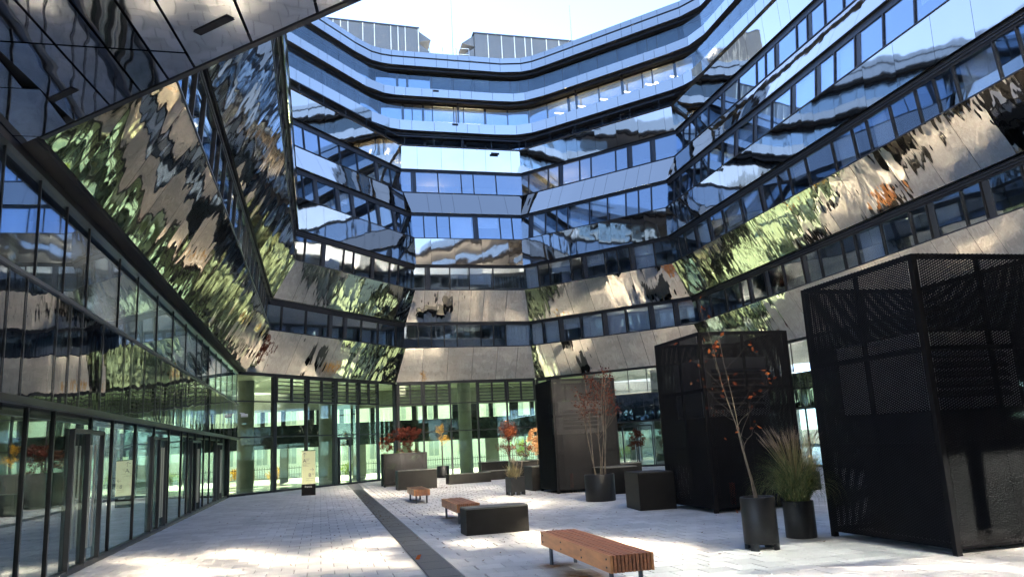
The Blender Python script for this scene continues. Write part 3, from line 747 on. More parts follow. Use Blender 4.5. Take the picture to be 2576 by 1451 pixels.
# ------------------------------------------------------------------ roof: plant rooms, masts, railing
def plant_room(x0, x1, y, z0, z1a, z1b, hood_left, label):
    t = tag(empty('rooftop_plant_room', ((x0 + x1) / 2, y, z0)), label, 'plant room', 'plant rooms on the roof')
    cx = (x0 + x1) / 2; dep = 7
    m_ = MB(); m_.hexa([(x0 - cx, 0, 0), (x1 - cx, 0, 0), (x1 - cx, dep, 0), (x0 - cx, dep, 0)], [(x0 - cx, 0, z1a - z0), (x1 - cx, 0, z1b - z0), (x1 - cx, dep, z1b - z0), (x0 - cx, dep, z1a - z0)]); m_.build('body', M['back'], t)
    r = random.Random(int(x0 * 10)); u = x0
    while u < x1 - .1:
        b = min(u + r.choice((.95, 1.35, 1.15, .6, 1.2)), x1)
        za, zb = (z1a + (z1b - z1a) * (q - x0) / (x1 - x0) - z0 for q in (u, b))
        m_ = MB(); m_.slab([(u + .02 - cx, -.04, 0), (b - .02 - cx, -.04, 0), (b - .02 - cx, -.04, zb), (u + .02 - cx, -.04, za)], .035); m_.build('cladding_panel', M['plant'], t)
        m_ = MB(); m_.box((b - .035 - cx, -.09, 0), (b + .035 - cx, -.045, zb)); m_.build('rib', M['street_trim'], t)
        u = b
    m_ = MB(); m_.slab([(x0 - .1 - cx, -.12, z1a - z0), (x1 + .1 - cx, -.12, z1b - z0), (x1 + .1 - cx, -.12, z1b - z0 + .12), (x0 - .1 - cx, -.12, z1a - z0 + .12)], 7); m_.build('roof_edge', M['frame_grey'], t)
    xs_ = x0 if hood_left else x1; sg = -1 if hood_left else 1
    for q in range(3):
        zt = (z1b if not hood_left else z1a) - z0 - .15 - q * 1.15
        m_ = MB(); X = xs_ - cx + sg * .02; Xo = X + sg * 1.05
        a, b, c_ = (X, .05, zt), (Xo, .05, zt - .75), (X, .05, zt - 1.0)
        a2, b2, c2 = (X, 3, zt), (Xo, 3, zt - .75), (X, 3, zt - 1.0)
        m_.poly([a, b, c_]); m_.poly([c2, b2, a2]); m_.poly([a, a2, b2, b]); m_.poly([b, b2, c2, c_]); m_.build('intake_hood', M['plant'], t)
    fx = (x0 + (x1 - x0) * (.72 if not hood_left else .22)) - cx
    m_ = MB(); m_.box((fx - .28, -.75, (z1b - z0) * .42), (fx + .28, -.5, (z1b - z0) * .42 + .16)); fo = m_.build('floodlight', M['steelrail'], t)
    m_ = MB(); m_.tube([(fx, -.1, (z1b - z0) * .42 - .35), (fx, -.6, (z1b - z0) * .42)], [.03, .03], 6); m_.build('bracket', M['steelrail'], fo)
    return t
plant_room(-1.0, 8.15, 60, 28.6, 36.7, 36.35, False, 'grey panelled rooftop plant room with intake hoods on its right side')
plant_room(12.95, 24, 60, 28.6, 36.3, 36.2, True, 'longer grey rooftop plant room with intake hoods on its left side')
for x, z1, lb in ((10.98, 39.0, 'thin lightning mast between the two roof plant rooms'), (21.62, 39.5, 'thin lightning mast above the right roof plant room')):
    m_ = MB(); m_.tube([(0, 0, 0), (0, 0, (z1 - 28.6) * .6), (0, 0, z1 - 28.6)], [.05, .035, .015], 6)
    tag(m_.build('lightning_mast', M['steelrail']), lb, 'mast', 'masts on the roof').location = (x, 59.5, 28.6)
t = tag(empty('roof_railing', (9.05, 60, 28.6)), 'thin steel railing between the rooftop plant rooms', 'railing')
for z in (5.2, 5.7, 6.25):
    m_ = MB(); m_.tube([(0, 0, z), (3.4, 0, z)], [.025, .025], 6); m_.build('rail', M['steelrail'], t)
for x in (0, 1.15, 2.3, 3.4):
    m_ = MB(); m_.tube([(x, 0, 0), (x, 0, 6.25)], [.03, .03], 6); m_.build('post', M['steelrail'], t)

# ------------------------------------------------------------------ ground
m_ = MB(); m_.poly([(-500, -500, -.03), (500, -500, -.03), (500, 500, -.03), (-500, 500, -.03)]); struct(m_.build('ground', M['asphalt']))
def inside_court(x, y, m=0.):
    if y < 12.0: return -4.4 < x < 21 and y > 3.5 and not (x > 5 and y < 9.9 - (20.9 - x) * 0 and x - 13.2 > (y - 2.15) * 1.0 + 99)
    q = Vector((x, y))
    for i in (L_, BL, CC, BR, RR):
        lim = -.7 if i == L_ else -.1
        if (q - P[i]).dot(NRM[i]) < lim + m: return False
    return True
m_ = MB(); m_.poly([(-30, -25, -.014), (50, -25, -.014), (50, 13, -.014), (-30, 13, -.014)]); m_.poly([(-4.2, 13, -.014), (21.5, 13, -.014), (21.5, 48, -.014), (-4.2, 48, -.014)])
paving = struct(m_.build('courtyard_paving', M['paver_joint']))
PX, PY = .40, .40
pm = MB(); pm.hexa([(-PX / 2 + .004, -PY / 2 + .004, -.05), (PX / 2 - .004, -PY / 2 + .004, -.05), (PX / 2 - .004, PY / 2 - .004, -.05), (-PX / 2 + .004, PY / 2 - .004, -.05)],
                   [(-PX / 2 + .009, -PY / 2 + .007, 0), (PX / 2 - .009, -PY / 2 + .007, 0), (PX / 2 - .009, PY / 2 - .007, 0), (-PX / 2 + .009, PY / 2 - .007, 0)])
tmp = pm.build('tmp', M['paver']); pme = tmp.data; bpy.data.objects.remove(tmp)
DX0, DX1 = 1.44, 1.90
vis = []; far = []
rp_ = random.Random(3)
ny = int((48.5 - 3.5) / PY)
for jy in range(ny):
    y = 3.5 + PY * (jy + .5); off = (.5 * (jy % 2)) * PX
    for jx in range(int(27 / PX)):
        x = -4.6 + PX * (jx + .5) + off
        if DX0 - .15 < x < DX1 + .15 or not inside_court(x, y, .0): continue
        v = co.matrix_world.inverted() @ Vector((x, y, 0))
        inview = v.z < 0 and abs(v.x / -v.z) < .66 and abs(v.y / -v.z) < .372
        (vis if inview else far).append((y if inview else 99, x, y))
vis.sort(); pick = vis[:295]; rest = vis[295:] + far
for _, x, y in pick:
    link_mesh('paving_stone', pme, paving, (x, y, rp_.uniform(-.0015, .0015)))
fm = MB()
for _, x, y in rest:
    dz = rp_.uniform(-.0015, .0015)
    i = len(fm.v)
    fm.v += [(vv.co.x + x, vv.co.y + y, vv.co.z + dz) for vv in pme.vertices]
    for pl in pme.polygons: fm.f.append(tuple(i + q for q in pl.vertices)); fm.uv += [(0, 0)] * len(pl.vertices)
stuff(fm.build('paving_stone', M['paver'], paving))
drain = struct(empty('drain_channel'))
gm = MB(); gm.box((DX0 + .012, -.37, -.03), (DX1 - .012, .37, -.001)); to = gm.build('tmp', M['drain']); dme = to.data; bpy.data.objects.remove(to)
for k in range(41): link_mesh('grate_plate', dme, drain, (0, 7 + k * .76, 0))
for x in (DX0 - .28, DX1 + .02):
    fmx = MB(); fmx.box((x, 6.5, -.03), (x + .26, 38.2, -.0025)); fmx.build('edging', M['paver'], drain)

# ------------------------------------------------------------------ street beyond the lobby
t = tag(empty('street_fence', (-14, 59.5, 0)), 'low black picket fence seen through the lobby glass', 'fence')
for z in (.12, .78):
    m_ = MB(); m_.box((0, -.02, z), (48, .02, z + .04)); m_.build('rail', M['frame'], t)
pk = MB(); pk.box((-.012, -.012, .1), (.012, .012, .95)); po_ = pk.build('tmp', M['frame']); pkm = po_.data; bpy.data.objects.remove(po_)
for k in range(280): link_mesh('picket', pkm, t, (.1 + k * .17, 0, 0))

def foliage(mb, c, rad, n, size, rng, flat=1., shell=.35):
    for _ in range(n):
        while True:
            d = Vector((rng.uniform(-1, 1), rng.uniform(-1, 1), rng.uniform(-1, 1)))
            if shell < d.length < 1: break
        p = Vector(c) + Vector((d.x * rad[0], d.y * rad[1], d.z * rad[2]))
        leaf(mb, p, size * rng.uniform(.6, 1.3), rng)
def leaf(mb, p, s, rng):
    a = Vector((rng.gauss(0, 1), rng.gauss(0, 1), rng.gauss(0, .7))).normalized(); b = a.orthogonal().normalized()
    b.rotate(Matrix.Rotation(rng.uniform(0, 6.28), 3, a)); c_ = a.cross(b)
    mb.poly([p - b * s * .5, p + c_ * s * .28, p + b * s * .5 + a * s * .12, p - c_ * s * .28])
def clumpy(mb, c, rad, clumps, per, crad, size, rng):
    for _ in range(clumps):
        while True:
            d = Vector((rng.uniform(-1, 1), rng.uniform(-1, 1), rng.uniform(-1, 1)))
            if d.length < 1: break
        q = Vector(c) + Vector((d.x * rad[0], d.y * rad[1], d.z * rad[2]))
        foliage(mb, q, (crad, crad, crad * .8), per, size, rng, shell=0)
def branchy(mb, base, top, r0, rng, n=5, spread=.5, start=.35, twig=True, depth=2):
    base, top = Vector(base), Vector(top); pts = [base.lerp(top, q / 5) + Vector((rng.gauss(0, .02), rng.gauss(0, .02), 0)) * (q > 0) for q in range(6)]
    mb.tube(pts, [r0 * (1 - .8 * q / 5) for q in range(6)], 6)
    tips = [pts[-1]]
    if depth <= 0: return tips
    L = (top - base).length
    for _ in range(n):
        f = rng.uniform(start, .95); p = base.lerp(top, f); an = rng.uniform(0, 6.28)
        ln = L * rng.uniform(.18, .38) * (1.25 - f)
        e = p + Vector((math.cos(an) * spread, math.sin(an) * spread, rng.uniform(.4, 1))).normalized() * ln * 1.4
        tips += branchy(mb, p, e, r0 * .4 * (1.1 - f * .6), rng, max(2, n - 2), spread * 1.3, .3, twig, depth - 1)
    return tips

# houses across the street
def street_house(x0, x1, y, h, mat, label, floors, bay):
    t = tag(empty('street_house', ((x0 + x1) / 2, y, 0)), label, 'house', 'pale houses across the street')
    W = x1 - x0; m_ = MB(); m_.box((-W / 2, 0, 0), (W / 2, 9, h)); m_.build('wall', M[mat], t)
    for f in range(floors):
        z = .9 + f * 3.6
        nb = int(W / bay)
        for b in range(nb):
            x = -W / 2 + (b + .5) * W / nb
            m_ = MB(); m_.box((x - .62, -.09, z - .12), (x + .62, -.001, z + 2.15)); wo = m_.build('window', M['street_trim'], t)
            m_ = MB(); m_.box((x - .48, -.12, z + .02), (x - .03, -.095, z + 1.95)); m_.build('sash', M['street_glass'], wo)
            m_ = MB(); m_.box((x + .03, -.12, z + .02), (x + .48, -.095, z + 1.95)); m_.build('sash', M['street_glass'], wo)
            m_ = MB(); m_.box((x - .75, -.25, z + 2.16), (x + .75, -.001, z + 2.3)); m_.build('hood_mould', M['street_trim'], wo)
        m_ = MB(); m_.box((-W / 2, -.18, z + 2.75), (W / 2, -.002, z + 2.95)); m_.build('cornice', M['street_trim'], t)
    m_ = MB(); m_.hexa([(-W / 2 - .4, -.6, h), (W / 2 + .4, -.6, h), (W / 2 + .4, 9.5, h), (-W / 2 - .4, 9.5, h)], [(-W / 2 - .2, 2.5, h + 1.8), (W / 2 + .2, 2.5, h + 1.8), (W / 2 + .2, 6, h + 1.8), (-W / 2 - .2, 6, h + 1.8)]); m_.build('roof', M['soffit'], t)
street_house(-34, -7, 78, 9.4, 'street_wall2', 'pale street house seen through the far left lobby panes', 2, 2.7)
street_house(-6.6, 9, 78, 9.0, 'street_wall', 'cream street house seen through the left lobby glazing', 2, 2.6)
street_house(9.4, 27, 78, 9.6, 'street_wall2', 'pale street house seen through the centre lobby glazing', 2, 2.9)
street_house(27.4, 52, 78, 9.2, 'street_wall', 'cream street house seen through the right-hand lobby doors', 2, 2.7)
rg = random.Random(21)
for k, (x, y_, w_, h_, mt, lb) in enumerate(((-5.6, 61.6, .9, .8, 'yellow', 'yellow autumn bush behind the picket fence, far left of the lobby'), (-3.2, 61.8, .7, .6, 'yellow', 'smaller yellow bush behind the picket fence beside the first lobby post'), (2.2, 62, 1.2, .75, 'lime', 'lime green bush behind the fence left of the corner post'), (5.4, 62.2, 1.1, .9, 'lime', 'lime green bush behind the fence at the corner post'), (16.3, 63, 1.4, 2.2, 'lime', 'tall yellow-green bush seen behind the round concrete column'), (23.5, 61.5, 1.6, .9, 'lime', 'lime hedge bush beyond the right-hand doors'))):
    t = tag(empty('street_bush', (x, y_, 0)), lb, 'bush', 'bushes along the street fence')
    fm_ = MB(); clumpy(fm_, (0, 0, h_ * .6), (w_, .5, h_ * .55), 26, 40, .28, .12, rg); fm_.build('foliage', M[mt], t)
    fm_ = MB()
    for q in range(4): fm_.tube([(rg.uniform(-.1, .1), 0, 0), (rg.uniform(-.5, .5) * w_, rg.uniform(-.2, .2), h_ * .9)], [.03, .008], 5)
    fm_.build('stems', M['bark_dark'], t)

# ------------------------------------------------------------------ courtyard furniture
def bench(x0, x1, y0, y1, h, label):
    L = y1 - y0; W = x1 - x0
    t = tag(empty('slatted_bench', ((x0 + x1) / 2, (y0 + y1) / 2, 0)), label, 'bench', 'slatted benches along the drain')
    n = 12; th = .19; sw = W / n
    for k in range(n):
        side = k in (0, n - 1)
        m_ = MB(); a = -W / 2 + k * sw; g = .007
        dz = random.uniform(-.003, .003)
        m_.hexa([(a + g, -L / 2, h - th + dz), (a + sw - g, -L / 2, h - th + dz), (a + sw - g, L / 2, h - th + dz), (a + g, L / 2, h - th + dz)],
                [(a + g, -L / 2, h + dz), (a + sw - g, -L / 2, h + dz), (a + sw - g, L / 2, h + dz), (a + g, L / 2, h + dz)])
        m_.build('side_board' if side else 'slat', M['wood_sunlit' if side else 'wood'], t)
    for sx in (-1, 1):
        for sy in (-1, 1):
            m_ = MB(); m_.tube([(sx * (W / 2 - .09), sy * (L / 2 - .22), 0), (sx * (W / 2 - .09), sy * (L / 2 - .22), h - th + .01)], [.028, .028], 10); m_.build('leg', M['frame_grey'], t)
    for sy in (-1, 1):
        m_ = MB(); m_.box((-W / 2 + .04, sy * (L / 2 - .22) - .03, h - th - .012), (W / 2 - .04, sy * (L / 2 - .22) + .03, h - th + .003)); m_.build('cross_bar', M['frame'], t)
    for q in (-.46, -.15, .15, .46):
        for z in (h - .05, h - .14):
            m_ = MB(); m_.tube([(-W / 2 - .004, q * L, z), (-W / 2 + .02, q * L, z)], [.011, .011], 8); m_.build('bolt', M['frame_grey'], t)
bench(3.14, 3.68, 8.65, 11.55, .45, 'nearest brown slatted bench, its side glowing in the sun')
bench(2.98, 3.52, 18.0, 20.35, .45, 'brown slatted bench partly hidden behind a black block')
bench(2.90, 3.42, 25.7, 27.9, .43, 'farthest brown slatted bench, nearest the low black wall')
def block(x0, x1, y0, y1, h, label, rz=0, top='blocktop'):
    t = tag(empty('black_block', ((x0 + x1) / 2, (y0 + y1) / 2, 0), rz), label, 'block', 'black seat blocks')
    W, D = (x1 - x0) / 2, (y1 - y0) / 2; c = .012
    m_ = MB(); m_.hexa([(-W, -D, 0), (W, -D, 0), (W, D, 0), (-W, D, 0)], [(-W, -D, h - .03), (W, -D, h - .03), (W, D, h - .03), (-W, D, h - .03)]); m_.build('body', M['block'], t)
    m_ = MB(); W += .004; D += .004; m_.hexa([(-W, -D, h - .029), (W, -D, h - .029), (W, D, h - .029), (-W, D, h - .029)], [(-W + c, -D + c, h), (W - c, -D + c, h), (W - c, D - c, h), (-W + c, D - c, h)]); m_.build('lid', M[top], t)
block(2.78, 4.06, 15.75, 16.35, .52, 'low black block in front of the middle bench', R_(2))
block(3.2, 4.9, 34.6, 35.3, .82, 'tall scuffed black wall block behind the farthest bench', R_(4))
block(5.75, 7.8, 36.9, 37.5, .46, 'long low black block in front of the small yellow tree', R_(6))
block(7.85, 9.3, 38.6, 39.2, .45, 'low black block left of the red square-planter shrub', R_(4))
block(8.9, 10.5, 44.6, 45.5, .75, 'black block farthest back, by the round column')
block(9.2, 10.6, 37.6, 38.8, .86, 'square black block left of the first cage', R_(2))
block(7.45, 8.1, 28.05, 29.2, .87, 'tall black block touching the left side of the first cage')
block(8.6, 9.75, 23.7, 24.7, .84, 'black block behind the big planter right of the first cage')
block(10.1, 11.3, 27.0, 28.0, .82, 'black block behind the others, right of the first cage')
block(7.45, 8.35, 17.9, 19.1, .88, 'tall black block leaning against the second cage', R_(-6), 'block')

# expanded-metal cages
def mesh_sheet(W, H_, cw, ch, th=.012, wd=.0205):
    m_ = MB(); nx = int(W / cw); nz = int(H_ / ch); cw = W / nx; ch = H_ / nz
    def bar(a, b):
        a, b = Vector(a), Vector(b); d = (b - a).normalized(); n = Vector((-d.y, d.x)) * wd / 2
        q = [a - n, b - n, b + n, a + n]
        m_.poly([(p.x, -th * .7 * (k in (0, 1)), p.y) for k, p in enumerate(q)])
    for j in range(nz):
        for i in range(nx):
            x, z = i * cw, j * ch
            bar((x, z + ch / 2), (x + cw / 2, z + ch)); bar((x + cw / 2, z + ch), (x + cw, z + ch / 2))
            bar((x, z + ch / 2), (x + cw / 2, z)); bar((x + cw / 2, z), (x + cw, z + ch / 2))
    return m_
def cage(x0, x1, y0, y1, h, label, rows, unit, cw=.075, ch=.036, leg=.12, pipe=True):
    W, D = x1 - x0, y1 - y0
    t = tag(empty('mesh_cage', (x0, y0, 0)), label, 'cage', 'black mesh cages')
    f = .085
    for x in (0, W):
        for y_ in (0, D):
            m_ = MB(); m_.box((x - f / 2, y_ - f / 2, 0), (x + f / 2, y_ + f / 2, h)); m_.build('corner_post', M['black'], t)
    zs = [leg + (h - leg - .03) * k / rows for k in range(rows + 1)]
    for z in zs:
        for a, b in (((f / 2, -.03), (W - f / 2, .03)), ((f / 2, D - .03), (W - f / 2, D + .03)), ((-.03, f / 2), (.03, D - f / 2)), ((W - .03, f / 2), (W + .03, D - f / 2))):
            m_ = MB(); m_.box((a[0], a[1], z - .035), (b[0], b[1], z + .035)); m_.build('cross_rail', M['black'], t)
    for a in (W * .5,):
        m_ = MB(); m_.box((a - .03, .01, leg), (a + .03, .06, h)); m_.build('stud', M['black'], t)
        m_ = MB(); m_.box((a - .03, D - .06, leg), (a + .03, D - .01, h)); m_.build('stud', M['black'], t)
    for a in (D * .5,):
        m_ = MB(); m_.box((.01, a - .03, leg), (.06, a + .03, h)); m_.build('stud', M['black'], t)
    sh_x = mesh_sheet(W - f, h - leg, cw, ch); sh_y = mesh_sheet(D - f, h - leg, cw, ch)
    ox = stuff(sh_x.build('mesh_panel', M['black'], t)); ox.location = (f / 2, -f / 2 - .004, leg)
    oy = stuff(sh_y.build('mesh_panel', M['black'], t)); oy.location = (-f / 2 - .004, D - f / 2, leg); oy.rotation_euler = (0, 0, -math.pi / 2)
    o3 = stuff(link_mesh('mesh_panel', ox.data, t, (f / 2, D + f / 2 + .004, leg)))
    o4 = stuff(link_mesh('mesh_panel', oy.data, t, (W + f / 2 + .004, D - f / 2, leg), -math.pi / 2))
    m_ = MB(); m_.box((.02, .02, leg - .05), (W - .02, D - .02, leg - .036)); m_.build('floor_plate', M['black'], t)
    if unit:
        u0, u1 = unit
        m_ = MB(); m_.box((.3, .45, u0), (W - .3, D - .25, u1)); un = m_.build('air_unit', M['ac'], t)
        k = 0; z = u0 + .15
        while z < u1 - .35:
            m_ = MB(); m_.hexa([(.45, .36, z), (W - .5, .36, z), (W - .5, .45, z + .03), (.45, .45, z + .03)], [(.45, .36, z + .03), (W - .5, .36, z + .03), (W - .5, .45, z + .10), (.45, .45, z + .10)]); m_.build('grille_slat', M['frame_grey'], un); z += .14
        m_ = MB(); m_.box((.42, .5, leg - .03), (W - .5, D - .4, u0 - .01)); m_.build('lower_cabinet', M['block'], t)
        if not pipe: return t
        m_ = MB(); m_.box((W * .22, .12, leg - .03), (W * .22 + .1, .2, .62)); m_.build('orange_pipe', M['orange_paint'], t)
    return t
cage(8.08, 10.3, 9.0, 11.55, 4.05, 'largest black mesh cage, nearest, at the right edge', 3, (1.9, 3.0), pipe=False)
cage(8.42, 10.62, 16.15, 18.5, 4.0, 'middle black mesh cage behind the thin sapling, pale louvred unit inside', 3, (2.1, 3.45))
cage(7.72, 9.92, 25.7, 27.75, 3.8, 'black mesh cage behind the wide planter, beside the lobby glass', 3, (1.95, 3.05))
cage(2.95, 4.95, 38.3, 39.9, 1.53, 'low black mesh enclosure with red shrubs rising behind it', 1, None)

# planters
def round_planter(x, y_, r, h, label, feet=False):
    t = tag(empty('round_planter', (x, y_, 0)), label, 'planter', 'black planters')
    z0 = .09 if feet else 0
    m_ = MB(); m_.lathe([(.0, z0), (r * .97, z0), (r, z0 + .015), (r, h - .01), (r - .008, h), (r - .03, h), (r - .035, h - .01), (r - .035, h - .09)], 48); m_.build('pot', M['pot'], t, True)
    m_ = MB(); m_.lathe([(r - .035, h - .085), (.0, h - .06)], 32); m_.build('soil', M['soil'], t, True)
    if feet:
        for k in range(4):
            an = k * math.pi / 2 + .6; m_ = MB(); a0, a1 = an - .27, an + .27
            arc = [a0 + (a1 - a0) * q / 5 for q in range(6)]
            for q in range(5):
                A, B = arc[q], arc[q + 1]
                lo = [(math.cos(A) * r, math.sin(A) * r, 0), (math.cos(B) * r, math.sin(B) * r, 0), (math.cos(B) * (r - .04), math.sin(B) * (r - .04), 0), (math.cos(A) * (r - .04), math.sin(A) * (r - .04), 0)]
                m_.hexa(lo, [(p[0], p[1], z0 + .01) for p in lo])
            m_.build('foot', M['pot'], t)
    return t
round_planter(7.75, 21.7, .43, .74, 'wide round black planter in front of the first cage')
round_planter(6.40, 10.95, .255, .76, 'tall black planter on cut-out feet holding a sapling', True)
round_planter(7.60, 11.75, .245, .58, 'round black planter holding green grass')
round_planter(6.78, 45.2, .36, .66, 'round black planter by the glass with a small yellow tree')
round_planter(13.6, 20.2, .24, .5, 'small dark planter with faded grass, behind the nearest cage')
def square_planter(x, y_, wd, h, rz, label):
    t = tag(empty('square_planter', (x, y_, 0), rz), label, 'planter', 'black planters')
    a = wd / 2
    for k in range(4):
        m_ = MB()
        for X0, X1, z0, z1 in ((-a, -a + .06, 0, .1), (-.07, .07, 0, .1), (a - .06, a, 0, .1)): m_.box((X0, -a - .012, z0), (X1, -a + .012, z1))
        m_.box((-a, -a - .012, .1), (a, -a + .012, h)); o = m_.build('side_plate', M['pot'], t); o.rotation_euler = (0, 0, k * math.pi / 2)
    m_ = MB(); m_.box((-a + .02, -a + .02, h - .1), (a - .02, a - .02, h - .07)); m_.build('soil', M['soil'], t)
square_planter(6.48, 26.7, .5, .6, R_(8), 'square black planter with cut-out feet, red shrub growing in it')

def grass_plant(x, y_, z, h, label, n=520, spread=.55, plume=70, seed=1, mat='grass', pmat='plume'):
    rng = random.Random(seed); t = tag(empty('ornamental_grass', (x, y_, z)), label, 'grass', 'ornamental grasses in planters')
    m_ = MB()
    for _ in range(n):
        an = rng.uniform(0, 6.28); rb = rng.uniform(0, .17); o = Vector((math.cos(an) * rb, math.sin(an) * rb, 0)); an += rng.uniform(-.6, .6)
        L = h * rng.uniform(.6, 1.05); lean = rng.betavariate(1.6, 1.8); w_ = rng.uniform(.004, .0075)
        d = Vector((math.cos(an), math.sin(an), 0)); sd = Vector((-d.y, d.x, 0)) * w_; prev = None; p = o.copy(); el = R_(88) - lean * .75
        for q in range(8):
            ww = sd * (1 - (q / 7) * .9)
            if prev: m_.poly([prev[0], prev[1], p + ww, p - ww])
            prev = (p - ww, p + ww)
            p = p + (d * math.cos(el) + Vector((0, 0, math.sin(el)))) * L / 7; el -= (.25 + lean) * spread * (.10 + .10 * q)
    m_.build('blades', M[mat], t)
    if plume:
        m_ = MB(); s_ = MB()
        for _ in range(plume):
            an = rng.uniform(0, 6.28); ln = rng.uniform(.05, .5) * spread; L = h * rng.uniform(.95, 1.22); d = Vector((math.cos(an), math.sin(an), 0))
            top = d * ln * L * .9 + Vector((0, 0, L * .9)); s_.tube([d * .04, d * ln * .3 * L + Vector((0, 0, L * .5)), top], [.003, .0025, .002], 4)
            ax = (d * ln * .8 + Vector((0, 0, .6))).normalized()
            for q in range(9):
                a2 = an + rng.uniform(-1.2, 1.2); dd = (ax + Vector((math.cos(a2), math.sin(a2), 0)) * .35).normalized(); b = top - ax * .06 + ax * .012 * q; e = b + dd * rng.uniform(.10, .2)
                sd = dd.orthogonal().normalized() * .004; m_.poly([b - sd, b + sd, e])
        m_.build('plumes', M[pmat], t); s_.build('stalks', M['straw'], t)
grass_plant(7.60, 11.75, .52, 1.05, 'large green grass with buff plumes in the right-hand planter', 1500, .95, 110, 4)
grass_plant(6.42, 26.6, .52, .62, 'dry straw-coloured grass tuft at the foot of the red shrub', 220, .3, 14, 6, 'straw')
grass_plant(13.6, 20.2, .44, .95, 'faded grass tuft behind the nearest cage', 260, .5, 40, 9, 'straw')

def sapling(x, y_, z, tops, r0, label, leaves, mats, seed, cat='tree', name='potted_tree', nb=5, lsize=.09, spread=.5, groups=None):
    rng = random.Random(seed); t = tag(empty(name, (x, y_, z)), label, cat, 'trees and shrubs in planters')
    b = MB(); tips = []
    for bx, by, tx, ty, th_ in tops: tips += branchy(b, (bx, by, 0), (tx, ty, th_), r0, rng, nb, spread, .35, True, 2)
    b.build('stems', M['bark'], t)
    for mi, mt in enumerate(mats):
        f = MB()
        for k in range(leaves // len(mats)):
            tp = rng.choice(tips); leaf(f, tp + Vector((rng.gauss(0, .07), rng.gauss(0, .07), rng.gauss(-.03, .08))), lsize * rng.uniform(.6, 1.3), rng)
        f.build('leaves', M[mt], t)
    return t
sapling(6.40, 10.95, .68, [(0, 0, -.55, .1, 3.0), (.03, .02, -.30, .2, 1.9), (-.02, .02, -.42, -.1, 2.5)], .0115, 'slender bare sapling with a few orange leaves in the tall planter', 64, ('orange', 'redorange'), 12, lsize=.08, spread=.8, nb=4)
sapling(7.75, 21.7, .66, [(-.12, 0, -.2, 0, 2.9), (.1, .05, .45, .1, 3.0), (.0, -.1, .05, -.2, 2.7), (.2, 0, .3, 0, 3.1), (-.05, .1, -.45, .1, 2.4), (.12, -.1, .35, -.2, 2.9)], .016, 'tall thin-stemmed tree with sparse rust leaves in the wide planter', 800, ('redorange', 'red', 'redorange'), 14, lsize=.062, spread=.35)
def crown_shrub(x, y_, z, stems, clumps, label, seed, lsize=.05, bark='bark'):
    rng = random.Random(seed); t = tag(empty('potted_shrub', (x, y_, z)), label, 'shrub', 'trees and shrubs in planters')
    b = MB()
    for s in stems: branchy(b, (s[0], s[1], 0), s[2:5], .016, rng, 5, .6, .5, True, 1)
    b.build('stems', M[bark], t)
    for c, rad, n, mt in clumps:
        f = MB(); clumpy(f, c, rad, n, 40, .13, lsize * .8, rng); f.build('leaves', M[mt], t)
    return t
crown_shrub(6.48, 26.75, .53, [(-.1, 0, -.25, 0, 1.5), (0, .05, -.05, 0, 1.6), (.1, 0, .12, .05, 1.5), (.15, 0, .42, 0, 1.05)],
            [((-.12, 0, 1.58), (.36, .34, .36), 46, 'redorange'), ((-.1, -.1, 1.62), (.2, .2, .2), 10, 'orange'), ((-.15, 0, 1.1), (.42, .38, .3), 26, 'red'), ((.42, 0, .98), (.26, .2, .28), 14, 'red')], 'red and orange shrub with a rounded crown in the square planter', 31)
crown_shrub(6.78, 45.2, .58, [(0, 0, .02, 0, 2.0)], [((-.08, 0, 2.15), (.22, .2, .3), 16, 'yellow'), ((.08, 0, 1.6), (.3, .2, .35), 16, 'yellow')], 'small yellow-leaved tree on a single pale stem by the glass', 33)
crown_shrub(3.5, 40.6, 0, [(0, 0, -.3, 0, 2.3), (.3, 0, .4, 0, 2.5), (.7, .1, .9, 0, 2.6)], [((-.25, 0, 2.05), (.42, .35, .45), 30, 'redorange'), ((.75, 0, 2.45), (.75, .45, .42), 60, 'red'), ((.9, 0, 1.65), (.6, .35, .4), 22, 'red'), ((0, 0, 1.3), (.5, .3, .4), 16, 'green')], 'dark red shrub rising behind the low mesh enclosure', 35, .085)
crown_shrub(10.1, 36.9, 0, [(0, 0, 0, 0, 2.0), (.2, 0, .3, 0, 1.9)], [((.05, 0, 1.75), (.5, .4, .65), 60, 'pink')], 'peach and gold shrub left of the first cage', 37, .09)
crown_shrub(17.2, 41.6, 0, [(0, 0, 0, 0, 1.7)], [((0, 0, 1.6), (.5, .4, .6), 40, 'redorange')], 'rust-red shrub seen through the right-hand entrance glass', 39, .09)

# totem sign
tx, ty = -.50, 35.5
t = tag(empty('totem_sign', (tx, ty, 0), R_(-8)), 'pale yellow wayfinding totem with A and B arrows on a black base', 'sign')
m_ = MB(); m_.box((-.29, -.06, .0), (.29, .06, .47)); m_.build('base', M['black'], t)
m_ = MB(); m_.box((-.28, -.055, .471), (.28, .055, 1.86)); m_.build('panel', M['sign'], t)
m_ = MB(); m_.box((-.29, -.061, 1.861), (.29, .061, 1.89)); m_.build('cap', M['black'], t)
q = MB(); yf = -.0565
def ln_(x0, z0, x1, z1, w_=.012):
    d = Vector((x1 - x0, 0, z1 - z0)).normalized(); n = Vector((-d.z, 0, d.x)) * w_ / 2; a, b = Vector((x0, yf, z0)), Vector((x1, yf, z1)); q.poly([a - n, b - n, b + n, a + n])
ln_(-.16, 1.60, -.16, 1.79); ln_(-.235, 1.72, -.16, 1.79); ln_(-.085, 1.72, -.16, 1.79)
text_poly(q, 'A', .22, (-.235, yf, 1.38), (1, 0, 0), (0, 0, 1))
ln_(-.24, 1.33, .08, 1.33, .008); 
for z, a, b in ((1.27, -.24, -.07), (1.23, -.24, .02), (1.53, -.1, .06), (1.49, -.1, .03), (1.45, -.1, .02)): ln_(a, z, b, z, .007)
